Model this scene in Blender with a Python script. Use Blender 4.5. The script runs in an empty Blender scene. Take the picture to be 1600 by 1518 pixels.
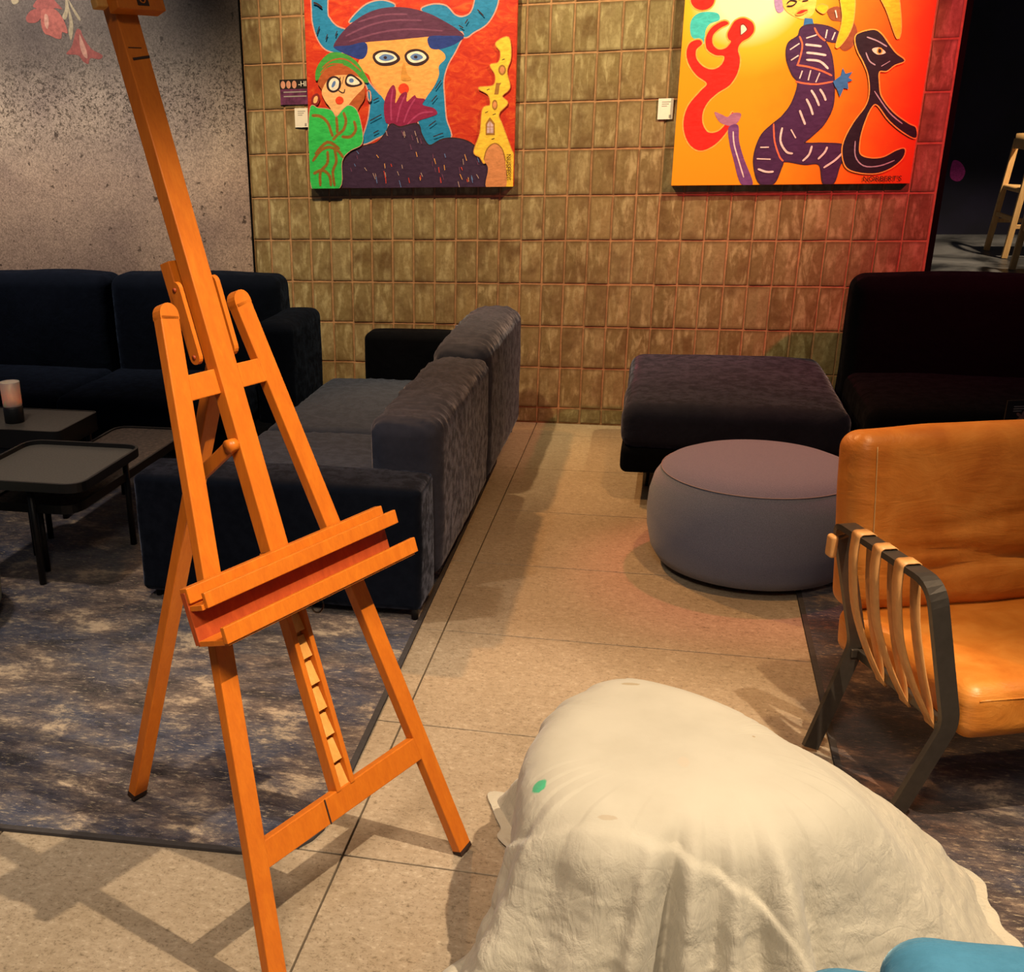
import bpy, bmesh, math, random
from mathutils import Vector, Matrix, noise
from mathutils.geometry import tessellate_polygon

random.seed(7)
scene = bpy.context.scene
col = scene.collection
PI = math.pi

# ---------------------------------------------------------------- camera
cd = bpy.data.cameras.new('camera'); cam = bpy.data.objects.new('camera', cd); col.objects.link(cam)
cd.sensor_width = 36.0; cd.sensor_fit = 'HORIZONTAL'
cd.lens = 1755.5 / 1600 * 36
cd.shift_x = 229.52 / 1600; cd.shift_y = 132.02 / 1600
cd.clip_start = .02; cd.clip_end = 60
rz = Matrix.Rotation(.1932, 4, 'Z'); rx = Matrix.Rotation(1.1854, 4, 'X'); ry = Matrix.Rotation(.0636, 4, 'Y')
cam.matrix_world = Matrix.Translation((.711, -5.826, 1.523)) @ rz @ rx @ ry
scene.camera = cam

# ---------------------------------------------------------------- world, lights, exposure
w = bpy.data.worlds.new('world'); scene.world = w; w.use_nodes = True
w.node_tree.nodes['Background'].inputs[0].default_value = (.80, .86, 1.0, 1)
w.node_tree.nodes['Background'].inputs[1].default_value = .06

def spot(name, loc, target, energy, color, size, blend=.4, radius=.03):
    l = bpy.data.lights.new(name, 'SPOT'); o = bpy.data.objects.new(name, l); col.objects.link(o)
    l.energy = energy; l.color = color; l.spot_size = math.radians(size); l.spot_blend = blend; l.shadow_soft_size = radius
    o.location = loc
    o.rotation_euler = (Vector(target) - Vector(loc)).to_track_quat('-Z', 'Y').to_euler()
    return o
spot('key_spot', (1.9, -4.4, 3.5), (.48, -4.40, 0), 650, (1, .80, .57), 55, .42, .025)
spot('near_fill_spot', (.55, -5.9, 3.1), (.30, -4.25, .60), 400, (1, .80, .60), 54, .9, .40)  # unseen soft fill, added near the camera to lift the shadows
spot('painting_spot_left', (-.75, -1.5, 3.3), (-.30, 0, 1.15), 370, (1, .72, .40), 78, .8, .04)
spot('aisle_spot', (-1.2, -.45, 3.2), (.55, -1.75, 0), 380, (1, .50, .18), 58, .6, .06)
spot('painting_spot_right', (1.75, -.95, 3.0), (.75, 0, 1.70), 270, (1, .82, .45), 70, .9, .03)
spot('ceiling_spot_aisle', (1.2, -2.9, 3.3), (.70, -1.9, 0), 190, (1, .53, .20), 50, .8, .06)
spot('table_spot', (-1.5, -3.3, 3.4), (-1.0, -2.8, 0), 240, (1, .82, .64), 62, .9, .10)
spot('red_stage_spot', (2.9, -1.5, 2.5), (1.70, -.1, 1.05), 300, (1, .06, .09), 66, .9, .05)
spot('pink_spot', (1.5, -.9, 3.2), (1.14, -1.8, .4), 230, (1, .17, .17), 24, .7, .06)
spot('wallpaper_spot', (-2.8, -1.1, 3.3), (-2.5, 0, 1.45), 520, (1, .82, .64), 64, .9, .05)
spot('far_room_spot', (3.6, 2.6, 3.2), (3.2, 3.6, .45), 560, (1, .82, .6), 60, .6, .05)
spot('chair_spot', (1.52, -3.6, 3.2), (1.6, -3.25, .4), 165, (1, .68, .36), 40, .7, .04)
vs = scene.view_settings
vs.view_transform = 'Standard'; vs.look = 'None'; vs.exposure = 0.0; vs.gamma = 1.0; vs.use_curve_mapping = False

# ---------------------------------------------------------------- material helpers
def nodes(name, rough=.6, spec=.4, sheen=0, coat=0):
    m = bpy.data.materials.new(name); m.use_nodes = True
    nt = m.node_tree; b = nt.nodes['Principled BSDF']
    b.inputs['Roughness'].default_value = rough
    b.inputs['Specular IOR Level'].default_value = spec
    b.inputs['Sheen Weight'].default_value = sheen
    b.inputs['Coat Weight'].default_value = coat
    return m, nt, b
def N(nt, kind, **kw):
    n = nt.nodes.new(kind)
    for k, v in kw.items():
        if k in n.inputs: n.inputs[k].default_value = v
        else: setattr(n, k, v)
    return n
def ramp(nt, fac, stops):
    r = nt.nodes.new('ShaderNodeValToRGB'); nt.links.new(fac, r.inputs[0])
    e = r.color_ramp.elements
    while len(e) < len(stops): e.new(.5)
    for x, (p, c) in zip(e, stops): x.position = p; x.color = (*c, 1) if len(c) == 3 else c
    return r.outputs[0]
def mapped(nt, scale, coord='Object', rot=(0, 0, 0)):
    t = nt.nodes.new('ShaderNodeTexCoord'); mp = nt.nodes.new('ShaderNodeMapping')
    mp.inputs['Scale'].default_value = scale; mp.inputs['Rotation'].default_value = rot
    nt.links.new(t.outputs[coord], mp.inputs[0]); return mp.outputs[0]
def noise_(nt, vec, scale, detail=4, rough=.55, dist=0):
    n = nt.nodes.new('ShaderNodeTexNoise'); n.inputs['Scale'].default_value = scale
    n.inputs['Detail'].default_value = detail; n.inputs['Roughness'].default_value = rough; n.inputs['Distortion'].default_value = dist
    if vec is not None: nt.links.new(vec, n.inputs['Vector'])
    return n.outputs['Fac']
def mix(nt, a, b, fac, mode='MIX'):
    x = nt.nodes.new('ShaderNodeMix'); x.data_type = 'RGBA'; x.blend_type = mode
    for v, i in ((fac, 0), (a, 6), (b, 7)):
        if hasattr(v, 'links'): nt.links.new(v, x.inputs[i])
        else: x.inputs[i].default_value = v if i == 0 else ((*v, 1) if len(v) == 3 else v)
    return x.outputs[2]
def bump(nt, b, h, strength=.3, dist=.01):
    n = nt.nodes.new('ShaderNodeBump'); n.inputs['Strength'].default_value = strength; n.inputs['Distance'].default_value = dist
    nt.links.new(h, n.inputs['Height']); nt.links.new(n.outputs[0], b.inputs['Normal'])
def plain(name, c, rough=.6, spec=.4, metal=0, var=.12, scale=60, bs=.1):
    m, nt, b = nodes(name, rough, spec); b.inputs['Metallic'].default_value = metal
    f = noise_(nt, mapped(nt, (1, 1, 1)), scale)
    nt.links.new(ramp(nt, f, [(.3, tuple(x * (1 - var) for x in c)), (.7, tuple(min(1, x * (1 + var)) for x in c))]), b.inputs['Base Color'])
    if bs: bump(nt, b, f, bs, .002)
    return m
M = {}

# floor stone
m, nt, b = nodes('floor_stone', .42, .35)
v = mapped(nt, (1, 1, 1))
n1 = noise_(nt, v, 3.0, 5); n2 = noise_(nt, mapped(nt, (1, 1.5, 1)), 60, 6, .72); n3 = noise_(nt, v, 160, 2)
c = ramp(nt, n2, [(.31, (.16, .125, .085)), (.40, (.30, .238, .165)), (.57, (.355, .288, .206)), (.70, (.47, .40, .30))])
c = mix(nt, c, ramp(nt, n1, [(.3, (.86, .84, .80)), (.7, (1, 1, 1))]), 1.0, 'MULTIPLY')
c = mix(nt, c, ramp(nt, n3, [(.33, (.45, .42, .38)), (.42, (1, 1, 1))]), .55, 'MULTIPLY')
nt.links.new(c, b.inputs['Base Color']); bump(nt, b, n2, .06, .002)
nt.links.new(ramp(nt, n1, [(.3, (.36,) * 3), (.7, (.5,) * 3)]), b.inputs['Roughness'])
M['floor'] = m
M['joint'] = plain('floor_joint', (.13, .10, .07), .9)
# glazed wall tile
m, nt, b = nodes('glazed_tile', .34, .5)
oi = nt.nodes.new('ShaderNodeObjectInfo'); tc = nt.nodes.new('ShaderNodeTexCoord')
add = nt.nodes.new('ShaderNodeVectorMath'); add.operation = 'MULTIPLY_ADD'
sc_ = nt.nodes.new('ShaderNodeCombineXYZ')
for i in range(3): nt.links.new(oi.outputs['Random'], sc_.inputs[i])
nt.links.new(sc_.outputs[0], add.inputs[0]); add.inputs[1].default_value = (37, 11, 23); nt.links.new(tc.outputs['Object'], add.inputs[2])
mp = nt.nodes.new('ShaderNodeMapping'); mp.inputs['Scale'].default_value = (3.2, 1, 1); nt.links.new(add.outputs[0], mp.inputs[0])
s1 = noise_(nt, mp.outputs[0], 9, 5, .6, .6); s2 = noise_(nt, add.outputs[0], 55, 4, .7); s3 = noise_(nt, add.outputs[0], 7, 3)
base = ramp(nt, oi.outputs['Random'], [(0, (.235, .178, .082)), (.35, (.285, .225, .115)), (.65, (.20, .148, .066)), (1, (.30, .23, .11))])
c = mix(nt, base, (.42, .36, .20), ramp(nt, s1, [(.48, (0,) * 3), (.64, (.85,) * 3)]))
c = mix(nt, c, (.125, .07, .03), ramp(nt, s3, [(.50, (0,) * 3), (.70, (.75,) * 3)]))
c = mix(nt, c, ramp(nt, s2, [(.35, (.72, .68, .6)), (.6, (1, 1, 1))]), .8, 'MULTIPLY')
sep = nt.nodes.new('ShaderNodeSeparateXYZ'); nt.links.new(tc.outputs['Generated'], sep.inputs[0])
def edge(o):
    a = N(nt, 'ShaderNodeMath', operation='SUBTRACT'); nt.links.new(o, a.inputs[0]); a.inputs[1].default_value = .5
    d = N(nt, 'ShaderNodeMath', operation='ABSOLUTE'); nt.links.new(a.outputs[0], d.inputs[0]); return d.outputs[0]
mx = N(nt, 'ShaderNodeMath', operation='MAXIMUM'); nt.links.new(edge(sep.outputs[0]), mx.inputs[0]); nt.links.new(edge(sep.outputs[2]), mx.inputs[1])
wob = N(nt, 'ShaderNodeMath', operation='MULTIPLY_ADD'); nt.links.new(s2, wob.inputs[0]); wob.inputs[1].default_value = .10; nt.links.new(mx.outputs[0], wob.inputs[2])
c = mix(nt, c, (.10, .055, .022), ramp(nt, wob.outputs[0], [(.475, (0,) * 3), (.555, (.75,) * 3)]))
nt.links.new(c, b.inputs['Base Color']); bump(nt, b, s1, .22, .004)
M['tile'] = m
M['grout'] = plain('tile_grout', (.38, .215, .11), .9, .2, 0, .2, 40, .3)
M['plaster'] = plain('dark_plaster', (.012, .010, .014), .85, .2)
M['jamb'] = plain('dark_jamb', (.003, .003, .003), .9, .05)
# wallpaper: mottled concrete print
m, nt, b = nodes('printed_wallpaper', .62, .3)
v = mapped(nt, (1, 1, 1))
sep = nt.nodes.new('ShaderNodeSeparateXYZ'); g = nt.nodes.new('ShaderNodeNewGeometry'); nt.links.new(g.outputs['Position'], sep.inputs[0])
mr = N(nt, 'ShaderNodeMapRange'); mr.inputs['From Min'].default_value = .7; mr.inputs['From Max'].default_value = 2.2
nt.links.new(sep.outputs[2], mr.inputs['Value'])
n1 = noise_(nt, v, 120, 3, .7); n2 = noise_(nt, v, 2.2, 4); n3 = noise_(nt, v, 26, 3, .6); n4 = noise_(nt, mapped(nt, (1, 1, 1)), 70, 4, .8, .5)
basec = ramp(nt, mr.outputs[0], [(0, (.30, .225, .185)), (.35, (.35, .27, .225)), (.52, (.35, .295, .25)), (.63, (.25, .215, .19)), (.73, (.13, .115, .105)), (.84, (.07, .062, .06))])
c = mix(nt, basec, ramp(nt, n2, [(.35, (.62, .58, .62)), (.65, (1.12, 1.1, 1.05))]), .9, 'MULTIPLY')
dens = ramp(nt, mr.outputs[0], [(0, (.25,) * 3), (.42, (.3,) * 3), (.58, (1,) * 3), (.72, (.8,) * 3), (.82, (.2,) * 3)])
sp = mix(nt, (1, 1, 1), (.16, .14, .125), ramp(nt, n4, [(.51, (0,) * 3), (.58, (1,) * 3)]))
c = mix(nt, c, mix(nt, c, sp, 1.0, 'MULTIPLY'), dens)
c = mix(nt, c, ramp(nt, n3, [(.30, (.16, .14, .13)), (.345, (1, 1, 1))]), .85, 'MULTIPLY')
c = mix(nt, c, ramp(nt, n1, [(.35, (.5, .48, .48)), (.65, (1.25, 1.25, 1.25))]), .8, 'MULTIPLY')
nt.links.new(c, b.inputs['Base Color']); bump(nt, b, n1, .05, .001)
M['wallpaper'] = m
# far mural: near-black print
M['mural'] = plain('dark_mural', (.006, .004, .014), .6, .3, 0, .5, 3, 0)
# platform stone
m, nt, b = nodes('grey_marble', .4, .4)
f = noise_(nt, mapped(nt, (1, .6, 1)), 2.2, 6, .6, .7)
nt.links.new(ramp(nt, f, [(.36, (.010, .010, .010)), (.47, (.06, .057, .053)), (.62, (.13, .122, .113))]), b.inputs['Base Color'])
M['marble'] = m
# rug
def rug_mat(name, shift, red=0):
    m, nt, b = nodes(name, .95, .1, .25)
    t = nt.nodes.new('ShaderNodeTexCoord'); mp = nt.nodes.new('ShaderNodeMapping'); mp.inputs['Location'].default_value = shift
    mp.inputs['Scale'].default_value = (.9, 1.45, 1); nt.links.new(t.outputs['Object'], mp.inputs[0])
    big = noise_(nt, mp.outputs[0], 2.0, 5, .6, .2); mid = noise_(nt, mp.outputs[0], 5.2, 10, .76, .25)
    mp2 = nt.nodes.new('ShaderNodeMapping'); mp2.inputs['Scale'].default_value = (1, 3.2, 1); mp2.inputs['Location'].default_value = shift
    nt.links.new(t.outputs['Object'], mp2.inputs[0])
    fin = noise_(nt, mp2.outputs[0], 34, 5, .75, .3); pile = noise_(nt, t.outputs['Object'], 420, 2)
    blue = ramp(nt, mid, [(.38, (.010, .010, .022)), (.47, (.034, .040, .075)), (.555, (.085, .078, .09)), (.64, (.38, .30, .21))])
    brown = ramp(nt, mid, [(.37, (.013, .008, .009)), (.46, (.055, .038, .036)), (.545, (.14, .10, .08)), (.62, (.47, .36, .245))])
    c = mix(nt, blue, brown, ramp(nt, big, [(.42, (0,) * 3), (.58, (1,) * 3)]))
    c = mix(nt, c, (.48, .39, .27), ramp(nt, fin, [(.56, (0,) * 3), (.66, (.7,) * 3)]))
    c = mix(nt, c, (.012, .010, .016), ramp(nt, fin, [(.33, (.8,) * 3), (.45, (0,) * 3)]))
    if red:
        big2 = noise_(nt, mp.outputs[0], 1.7, 3, .5, .2)
        c = mix(nt, c, mix(nt, c, (.30, .16, .12), 1.0, 'MULTIPLY'), ramp(nt, big2, [(.42, (0,) * 3), (.55, (.95,) * 3)]))
    c = mix(nt, c, ramp(nt, pile, [(.3, (.7,) * 3), (.7, (1.15,) * 3)]), .8, 'MULTIPLY')
    nt.links.new(c, b.inputs['Base Color']); bump(nt, b, pile, .5, .004)
    return m
M['rug'] = rug_mat('rug_pile', (0, 0, 0)); M['rug2'] = rug_mat('rug_pile_dark', (3.1, 1.7, 0), 1)
M['rug_edge'] = plain('rug_binding', (.05, .045, .045), .95, .1)
# orange stained wood
def wood(name, c1, c2, c3, rough=.45):
    m, nt, b = nodes(name, rough, .35)
    f = noise_(nt, mapped(nt, (9, 9, 1.2)), 6, 5, .6, .5); g2 = noise_(nt, mapped(nt, (60, 60, 5)), 5, 3, .6)
    c = ramp(nt, f, [(.3, c1), (.55, c2), (.75, c3)])
    c = mix(nt, c, ramp(nt, g2, [(.3, (.86, .83, .8)), (.6, (1, 1, 1))]), .6, 'MULTIPLY')
    nt.links.new(c, b.inputs['Base Color']); bump(nt, b, g2, .04, .001)
    return m
M['wood'] = wood('stained_beech', (.50, .122, .009), (.55, .143, .010), (.60, .168, .013), .38)
M['wood_red'] = wood('dark_red_beech', (.30, .045, .010), (.36, .06, .012), (.42, .08, .015))  # darker red; on the tray board it paints in the shade under the ledge
M['wood_pale'] = wood('raw_beech', (.58, .25, .05), (.66, .32, .075), (.72, .38, .11))
M['ash'] = wood('blond_ash', (.55, .30, .10), (.66, .38, .14), (.74, .46, .19))
M['hole'] = plain('dark_stain', (.03, .012, .006), .8)
# velvet
def velvet(name, c, tint, wscale=(1, 1, 1), bs=.25, sh=1.0, sp=.12):
    m, nt, b = nodes(name, .9, sp, .5)
    b.inputs['Sheen Roughness'].default_value = .38; b.inputs['Sheen Tint'].default_value = (*tint, 1)
    f = noise_(nt, mapped(nt, wscale), 9, 4, .6, .8); p = noise_(nt, mapped(nt, (1, 1, 1)), 24, 5, .7)
    nt.links.new(mix(nt, tuple(x * .7 for x in c), tuple(x * 1.25 for x in c), p), b.inputs['Base Color'])
    nt.links.new(ramp(nt, p, [(.42, (.12 * sh,) * 3), (.58, (.45 * sh,) * 3)]), b.inputs['Sheen Weight'])
    bump(nt, b, f, bs, .02)
    return m
M['velvet'] = velvet('navy_velvet', (.0025, .004, .009), (.10, .16, .30), (1, 1, 1), .2, .45, .03)
M['velvet_w'] = velvet('navy_velvet_creased', (.024, .033, .060), (.45, .55, .8), (1.5, 4, 1.5), .2)
M['velvet_b'] = velvet('grey_navy_velvet', (.030, .033, .052), (.5, .52, .70), (1, 1, 1), .08)
M['velvet_k'] = velvet('black_velvet', (.0022, .0025, .004), (.12, .14, .2), (1, 1, 1), .2, .4, .03)
M['velvet_o'] = velvet('dark_navy_velvet', (.010, .012, .026), (.35, .38, .6), (1, 1, 1), .25, 1.6)
M['velvet_a'] = velvet('arm_navy_velvet', (.004, .006, .012), (.32, .37, .55), (1, 1, 1), .1, 1.3, .05)
M['blue'] = velvet('turquoise_velvet', (.055, .19, .30), (.6, .9, 1.0), (1.5, 4, 1), .2)
M['black'] = plain('black_metal', (.008, .008, .009), .45, .4, 0, .1, 80, .03)
M['table_top'] = plain('dark_table_top', (.085, .078, .068), .5, .4, 0, .25, 140, .04)
M['table_speckle'] = plain('speckled_table_top', (.085, .062, .050), .6, .35, 0, .6, 60, .04)
M['bronze'] = plain('bronzed_steel', (.075, .062, .050), .36, .5, .6, .1, 60, .02)
# leather
m, nt, b = nodes('tan_leather', .42, .45)
n1 = noise_(nt, mapped(nt, (1, 1, 1)), 9, 5, .6, .4); n2 = noise_(nt, mapped(nt, (1, 1, 1)), 160, 3); n3 = noise_(nt, mapped(nt, (1, 1, 3)), 5, 5, .6, 1.2)
nt.links.new(ramp(nt, n1, [(.3, (.46, .14, .016)), (.5, (.55, .19, .026)), (.72, (.63, .25, .045))]), b.inputs['Base Color'])
ad = N(nt, 'ShaderNodeMath', operation='MULTIPLY_ADD'); nt.links.new(n2, ad.inputs[0]); ad.inputs[1].default_value = .06; nt.links.new(n3, ad.inputs[2])
bump(nt, b, ad.outputs[0], .35, .012)
M['leather'] = m
M['strap'] = plain('tan_strap_leather', (.54, .26, .085), .5, .4, 0, .12, 40, .1)
M['thread'] = plain('stitching', (.60, .36, .14), .8)
# pouf wool
m, nt, b = nodes('grey_wool', .95, .15, .3)
n1 = noise_(nt, mapped(nt, (1, 1, 1)), 420, 2, .6)
nt.links.new(ramp(nt, n1, [(.3, (.095, .118, .19)), (.7, (.16, .185, .29))]), b.inputs['Base Color']); bump(nt, b, n1, .5, .003)
M['wool'] = m
M['wool_pale'] = plain('pale_green_wool', (.34, .37, .30), .95, .1, 0, .2, 200, .3)
M['piping'] = plain('wool_piping', (.22, .20, .22), .9, .15)
# cloth with paint stains
m, nt, b = nodes('unbleached_cotton', .88, .2, .15)
g = nt.nodes.new('ShaderNodeNewGeometry')
v = g.outputs['Position']
n1 = noise_(nt, v, 5, 4, .6); n2 = noise_(nt, v, 22, 5, .65, 1.4); n3 = noise_(nt, v, 420, 2); n4 = noise_(nt, v, 70, 4, .6, 1.0)
c = ramp(nt, n1, [(.3, (.395, .36, .28)), (.55, (.44, .405, .32)), (.75, (.46, .425, .335))])
def spotm(c, p, sx, colr, soft=.2, wob=.25):
    mp = nt.nodes.new('ShaderNodeMapping'); mp.vector_type = 'TEXTURE'
    mp.inputs['Location'].default_value = p; mp.inputs['Scale'].default_value = sx
    nt.links.new(v, mp.inputs[0])
    l = nt.nodes.new('ShaderNodeVectorMath'); l.operation = 'LENGTH'; nt.links.new(mp.outputs[0], l.inputs[0])
    a = N(nt, 'ShaderNodeMath', operation='MULTIPLY_ADD'); nt.links.new(n4, a.inputs[0]); a.inputs[1].default_value = wob; nt.links.new(l.outputs['Value'], a.inputs[2])
    return mix(nt, c, colr, ramp(nt, a.outputs[0], [(max(0, 1.0 - soft) * .5 + wob * .25, (.9,) * 3), (.5 + wob * .25, (0,) * 3)]))
STAINS = [((.555, -4.050, .376), (.018, .018, .031), (.02, .36, .17)), ((.701, -3.667, .407), (.024, .009, .012), (.34, .27, .16)), ((.807, -3.974, .416), (.014, .022, .01), (.44, .38, .29)),
  ((1.014, -4.165, .25), (.0065, .0065, .0065), (.16, .10, .04)), ((1.03, -4.155, .262), (.004, .004, .004), (.16, .10, .04)), ((1.071, -4.11, .264), (.006, .006, .006), (.38, .22, .12)),
  ((1.21, -4.04, .178), (.005, .005, .005), (.16, .10, .04)), ((1.298, -3.979, .13), (.005, .005, .005), (.16, .10, .04)), ((.937, -3.843, .411), (.004, .004, .004), (.3, .22, .12)), ((.682, -4.145, .392), (.022, .006, .008), (.38, .32, .23))]
#STAINS_HERE
for p, s_, cc in STAINS: c = spotm(c, p, tuple(2 * x for x in s_), cc)
nt.links.new(c, b.inputs['Base Color'])
mpz = nt.nodes.new('ShaderNodeMapping'); mpz.inputs['Scale'].default_value = (1, 1, .38); nt.links.new(v, mpz.inputs[0])
vo = nt.nodes.new('ShaderNodeTexVoronoi'); vo.feature = 'DISTANCE_TO_EDGE'; vo.inputs['Scale'].default_value = 9
wv = nt.nodes.new('ShaderNodeVectorMath'); wv.operation = 'MULTIPLY_ADD'
nz_ = nt.nodes.new('ShaderNodeTexNoise'); nz_.inputs['Scale'].default_value = 7; nt.links.new(v, nz_.inputs['Vector'])
nt.links.new(nz_.outputs['Color'], wv.inputs[0]); wv.inputs[1].default_value = (.16, .16, .16); nt.links.new(v, wv.inputs[2]); nt.links.new(wv.outputs[0], vo.inputs['Vector'])
k1 = ramp(nt, vo.outputs['Distance'], [(0, (0,) * 3), (.04, (.8,) * 3), (.16, (1,) * 3)])
k2 = noise_(nt, mpz.outputs[0], 30, 4, .6, .4)
sm = N(nt, 'ShaderNodeMath', operation='MULTIPLY_ADD'); nt.links.new(k1, sm.inputs[0]); sm.inputs[1].default_value = .06; nt.links.new(k2, sm.inputs[2])
sm2 = N(nt, 'ShaderNodeMath', operation='MULTIPLY_ADD'); nt.links.new(noise_(nt, mpz.outputs[0], 9, 2, .5, .3), sm2.inputs[0]); sm2.inputs[1].default_value = 1.0; nt.links.new(sm.outputs[0], sm2.inputs[2])
sm3 = N(nt, 'ShaderNodeMath', operation='MULTIPLY_ADD'); nt.links.new(n3, sm3.inputs[0]); sm3.inputs[1].default_value = .05; nt.links.new(sm2.outputs[0], sm3.inputs[2])
# smooth on the taut top, creased on the hanging sides
sepz = nt.nodes.new('ShaderNodeSeparateXYZ'); nt.links.new(v, sepz.inputs[0])
st = ramp(nt, sepz.outputs[2], [(.31, (.75,) * 3), (.405, (.07,) * 3)])
bn = nt.nodes.new('ShaderNodeBump'); bn.inputs['Distance'].default_value = .010
nt.links.new(st, bn.inputs['Strength']); nt.links.new(sm3.outputs[0], bn.inputs['Height']); nt.links.new(bn.outputs[0], b.inputs['Normal'])
M['cloth'] = m
M['paper'] = plain('white_card', (.78, .76, .70), .7, .2, 0, .03)
M['print_grey'] = plain('grey_print', (.32, .31, .30), .8, .1, 0, .05)
M['print_purple'] = plain('purple_print', (.11, .03, .09), .6, .2, 0, .6, 30, 0)
M['print_skin'] = plain('skin_print', (.55, .27, .19), .6, .2, 0, .2, 30, 0)
M['print_black'] = plain('black_print', (.015, .012, .012), .6, .2, 0, .1, 30, 0)
for nm, c in dict(pink=(.17, .05, .045), pinkd=(.13, .035, .034), pale=(.22, .12, .10), cream=(.16, .14, .10), magenta=(.42, .03, .20), lil=(.42, .22, .50), dim=(.05, .03, .07)).items():
    M['fl_' + nm] = plain('print_' + nm, c, .65, .25, 0, .25, 70, 0)
# frosted glass and flame
m, nt, b = nodes('frosted_glass', .5, .5); b.inputs['Base Color'].default_value = (.80, .70, .66, 1); b.inputs['Transmission Weight'].default_value = .25; b.inputs['Subsurface Weight'].default_value = .3
M['frost'] = m
m, nt, b = nodes('candle_flame', .5); b.inputs['Emission Color'].default_value = (1, .55, .2, 1); b.inputs['Emission Strength'].default_value = 12
M['flame'] = m
M['wax'] = plain('white_wax', (.75, .70, .62), .5)
# painting pigments
PIG = dict(teal=(.010, .20, .46), flesh=(.80, .36, .10), plum=(.085, .022, .07), plum2=(.16, .05, .12), blue=(.012, .035, .24), ink=(.03, .012, .02), ink2=(.22, .02, .02),
  white=(.78, .74, .66), iris=(.10, .20, .50), ochre=(.58, .26, .05), red=(.70, .05, .015), magenta=(.24, .012, .07), magenta2=(.36, .04, .14), coat=(.040, .018, .055),
  stroke=(.42, .28, .26), yellow=(.80, .52, .05), door=(.60, .24, .10), ochre2=(.32, .15, .03), lilac=(.55, .38, .45), green=(.05, .30, .05), brick=(.40, .09, .025),
  flesh2=(.82, .45, .20), green2=(.03, .50, .10), rust=(.26, .12, .02), red2=(.72, .02, .015), cyan=(.06, .55, .60), mauve=(.36, .16, .30), violet=(.16, .06, .24), white2=(.70, .62, .66),
  brick2=(.26, .07, .03), lav=(.42, .26, .55), face=(.82, .55, .12), blue2=(.03, .16, .46), violet2=(.055, .018, .085), coral=(.72, .16, .08), yellow2=(.80, .50, .02), black=(.014, .008, .022), white3=(.42, .38, .52), sig=(.05, .012, .01), halo=(.62, .30, .26), glow=(.85, .42, .08))
def paint(name, c, c2=None):
    m, nt, b = nodes('paint_' + name, .45, .4)
    f = noise_(nt, mapped(nt, (1, 1, 2.5), 'Object', (0, .5, 0)), 28, 4, .65, .6)
    nt.links.new(ramp(nt, f, [(.3, tuple(x * .78 for x in c)), (.7, tuple(min(1, x * 1.18 + .006) for x in c))]), b.inputs['Base Color'])
    bump(nt, b, f, .18, .003)
    return m
for k_, c_ in PIG.items(): M['p_' + k_] = paint(k_, c_)
m, nt, b = nodes('paint_red_ground', .42, .45)
f = noise_(nt, mapped(nt, (1, 1, 2), 'Object', (0, .6, 0)), 14, 5, .65, 1.0)
nt.links.new(ramp(nt, f, [(.32, (.42, .018, .010)), (.52, (.54, .038, .013)), (.70, (.66, .10, .022))]), b.inputs['Base Color']); bump(nt, b, f, .25, .004)
M['ground1'] = m
m, nt, b = nodes('paint_orange_ground', .40, .45)
f = noise_(nt, mapped(nt, (1, 1, 1)), 9, 4, .6, .6)
t = nt.nodes.new('ShaderNodeTexCoord'); sp_ = nt.nodes.new('ShaderNodeSeparateXYZ'); nt.links.new(t.outputs['Object'], sp_.inputs[0])
gx = N(nt, 'ShaderNodeMath', operation='MULTIPLY_ADD'); nt.links.new(f, gx.inputs[0]); gx.inputs[1].default_value = .22; nt.links.new(sp_.outputs[0], gx.inputs[2])
c = ramp(nt, gx.outputs[0], [(0, (.82, .33, .012)), (.12, (.82, .33, .012)), (.38, (.80, .21, .010)), (.62, (.74, .07, .010))])
gm = N(nt, 'ShaderNodeMapRange'); nt.links.new(gx.outputs[0], gm.inputs['Value']); gm.inputs['From Min'].default_value = -.55; gm.inputs['From Max'].default_value = .75
r_ = c.node.color_ramp; nt.links.new(gm.outputs[0], c.node.inputs[0])
for e_, p_ in zip(r_.elements, (0, .38, .62, .88)): e_.position = p_  # orange runs to red: part pigment, part red lamp light put into the colour
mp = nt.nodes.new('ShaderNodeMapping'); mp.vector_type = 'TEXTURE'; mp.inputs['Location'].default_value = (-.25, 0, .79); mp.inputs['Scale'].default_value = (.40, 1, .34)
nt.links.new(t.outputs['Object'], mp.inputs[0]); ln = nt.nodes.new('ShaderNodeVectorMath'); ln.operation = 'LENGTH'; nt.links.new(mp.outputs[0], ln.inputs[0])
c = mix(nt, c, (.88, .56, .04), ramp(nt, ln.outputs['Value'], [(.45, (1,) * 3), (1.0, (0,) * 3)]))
c = mix(nt, c, (.90, .86, .62), ramp(nt, ln.outputs['Value'], [(.30, (1,) * 3), (.62, (0,) * 3)]))  # white-yellow hot spot of the lamp, painted into the ground colour
nt.links.new(c, b.inputs['Base Color']); bump(nt, b, f, .12, .004)
M['ground2'] = m

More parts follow.
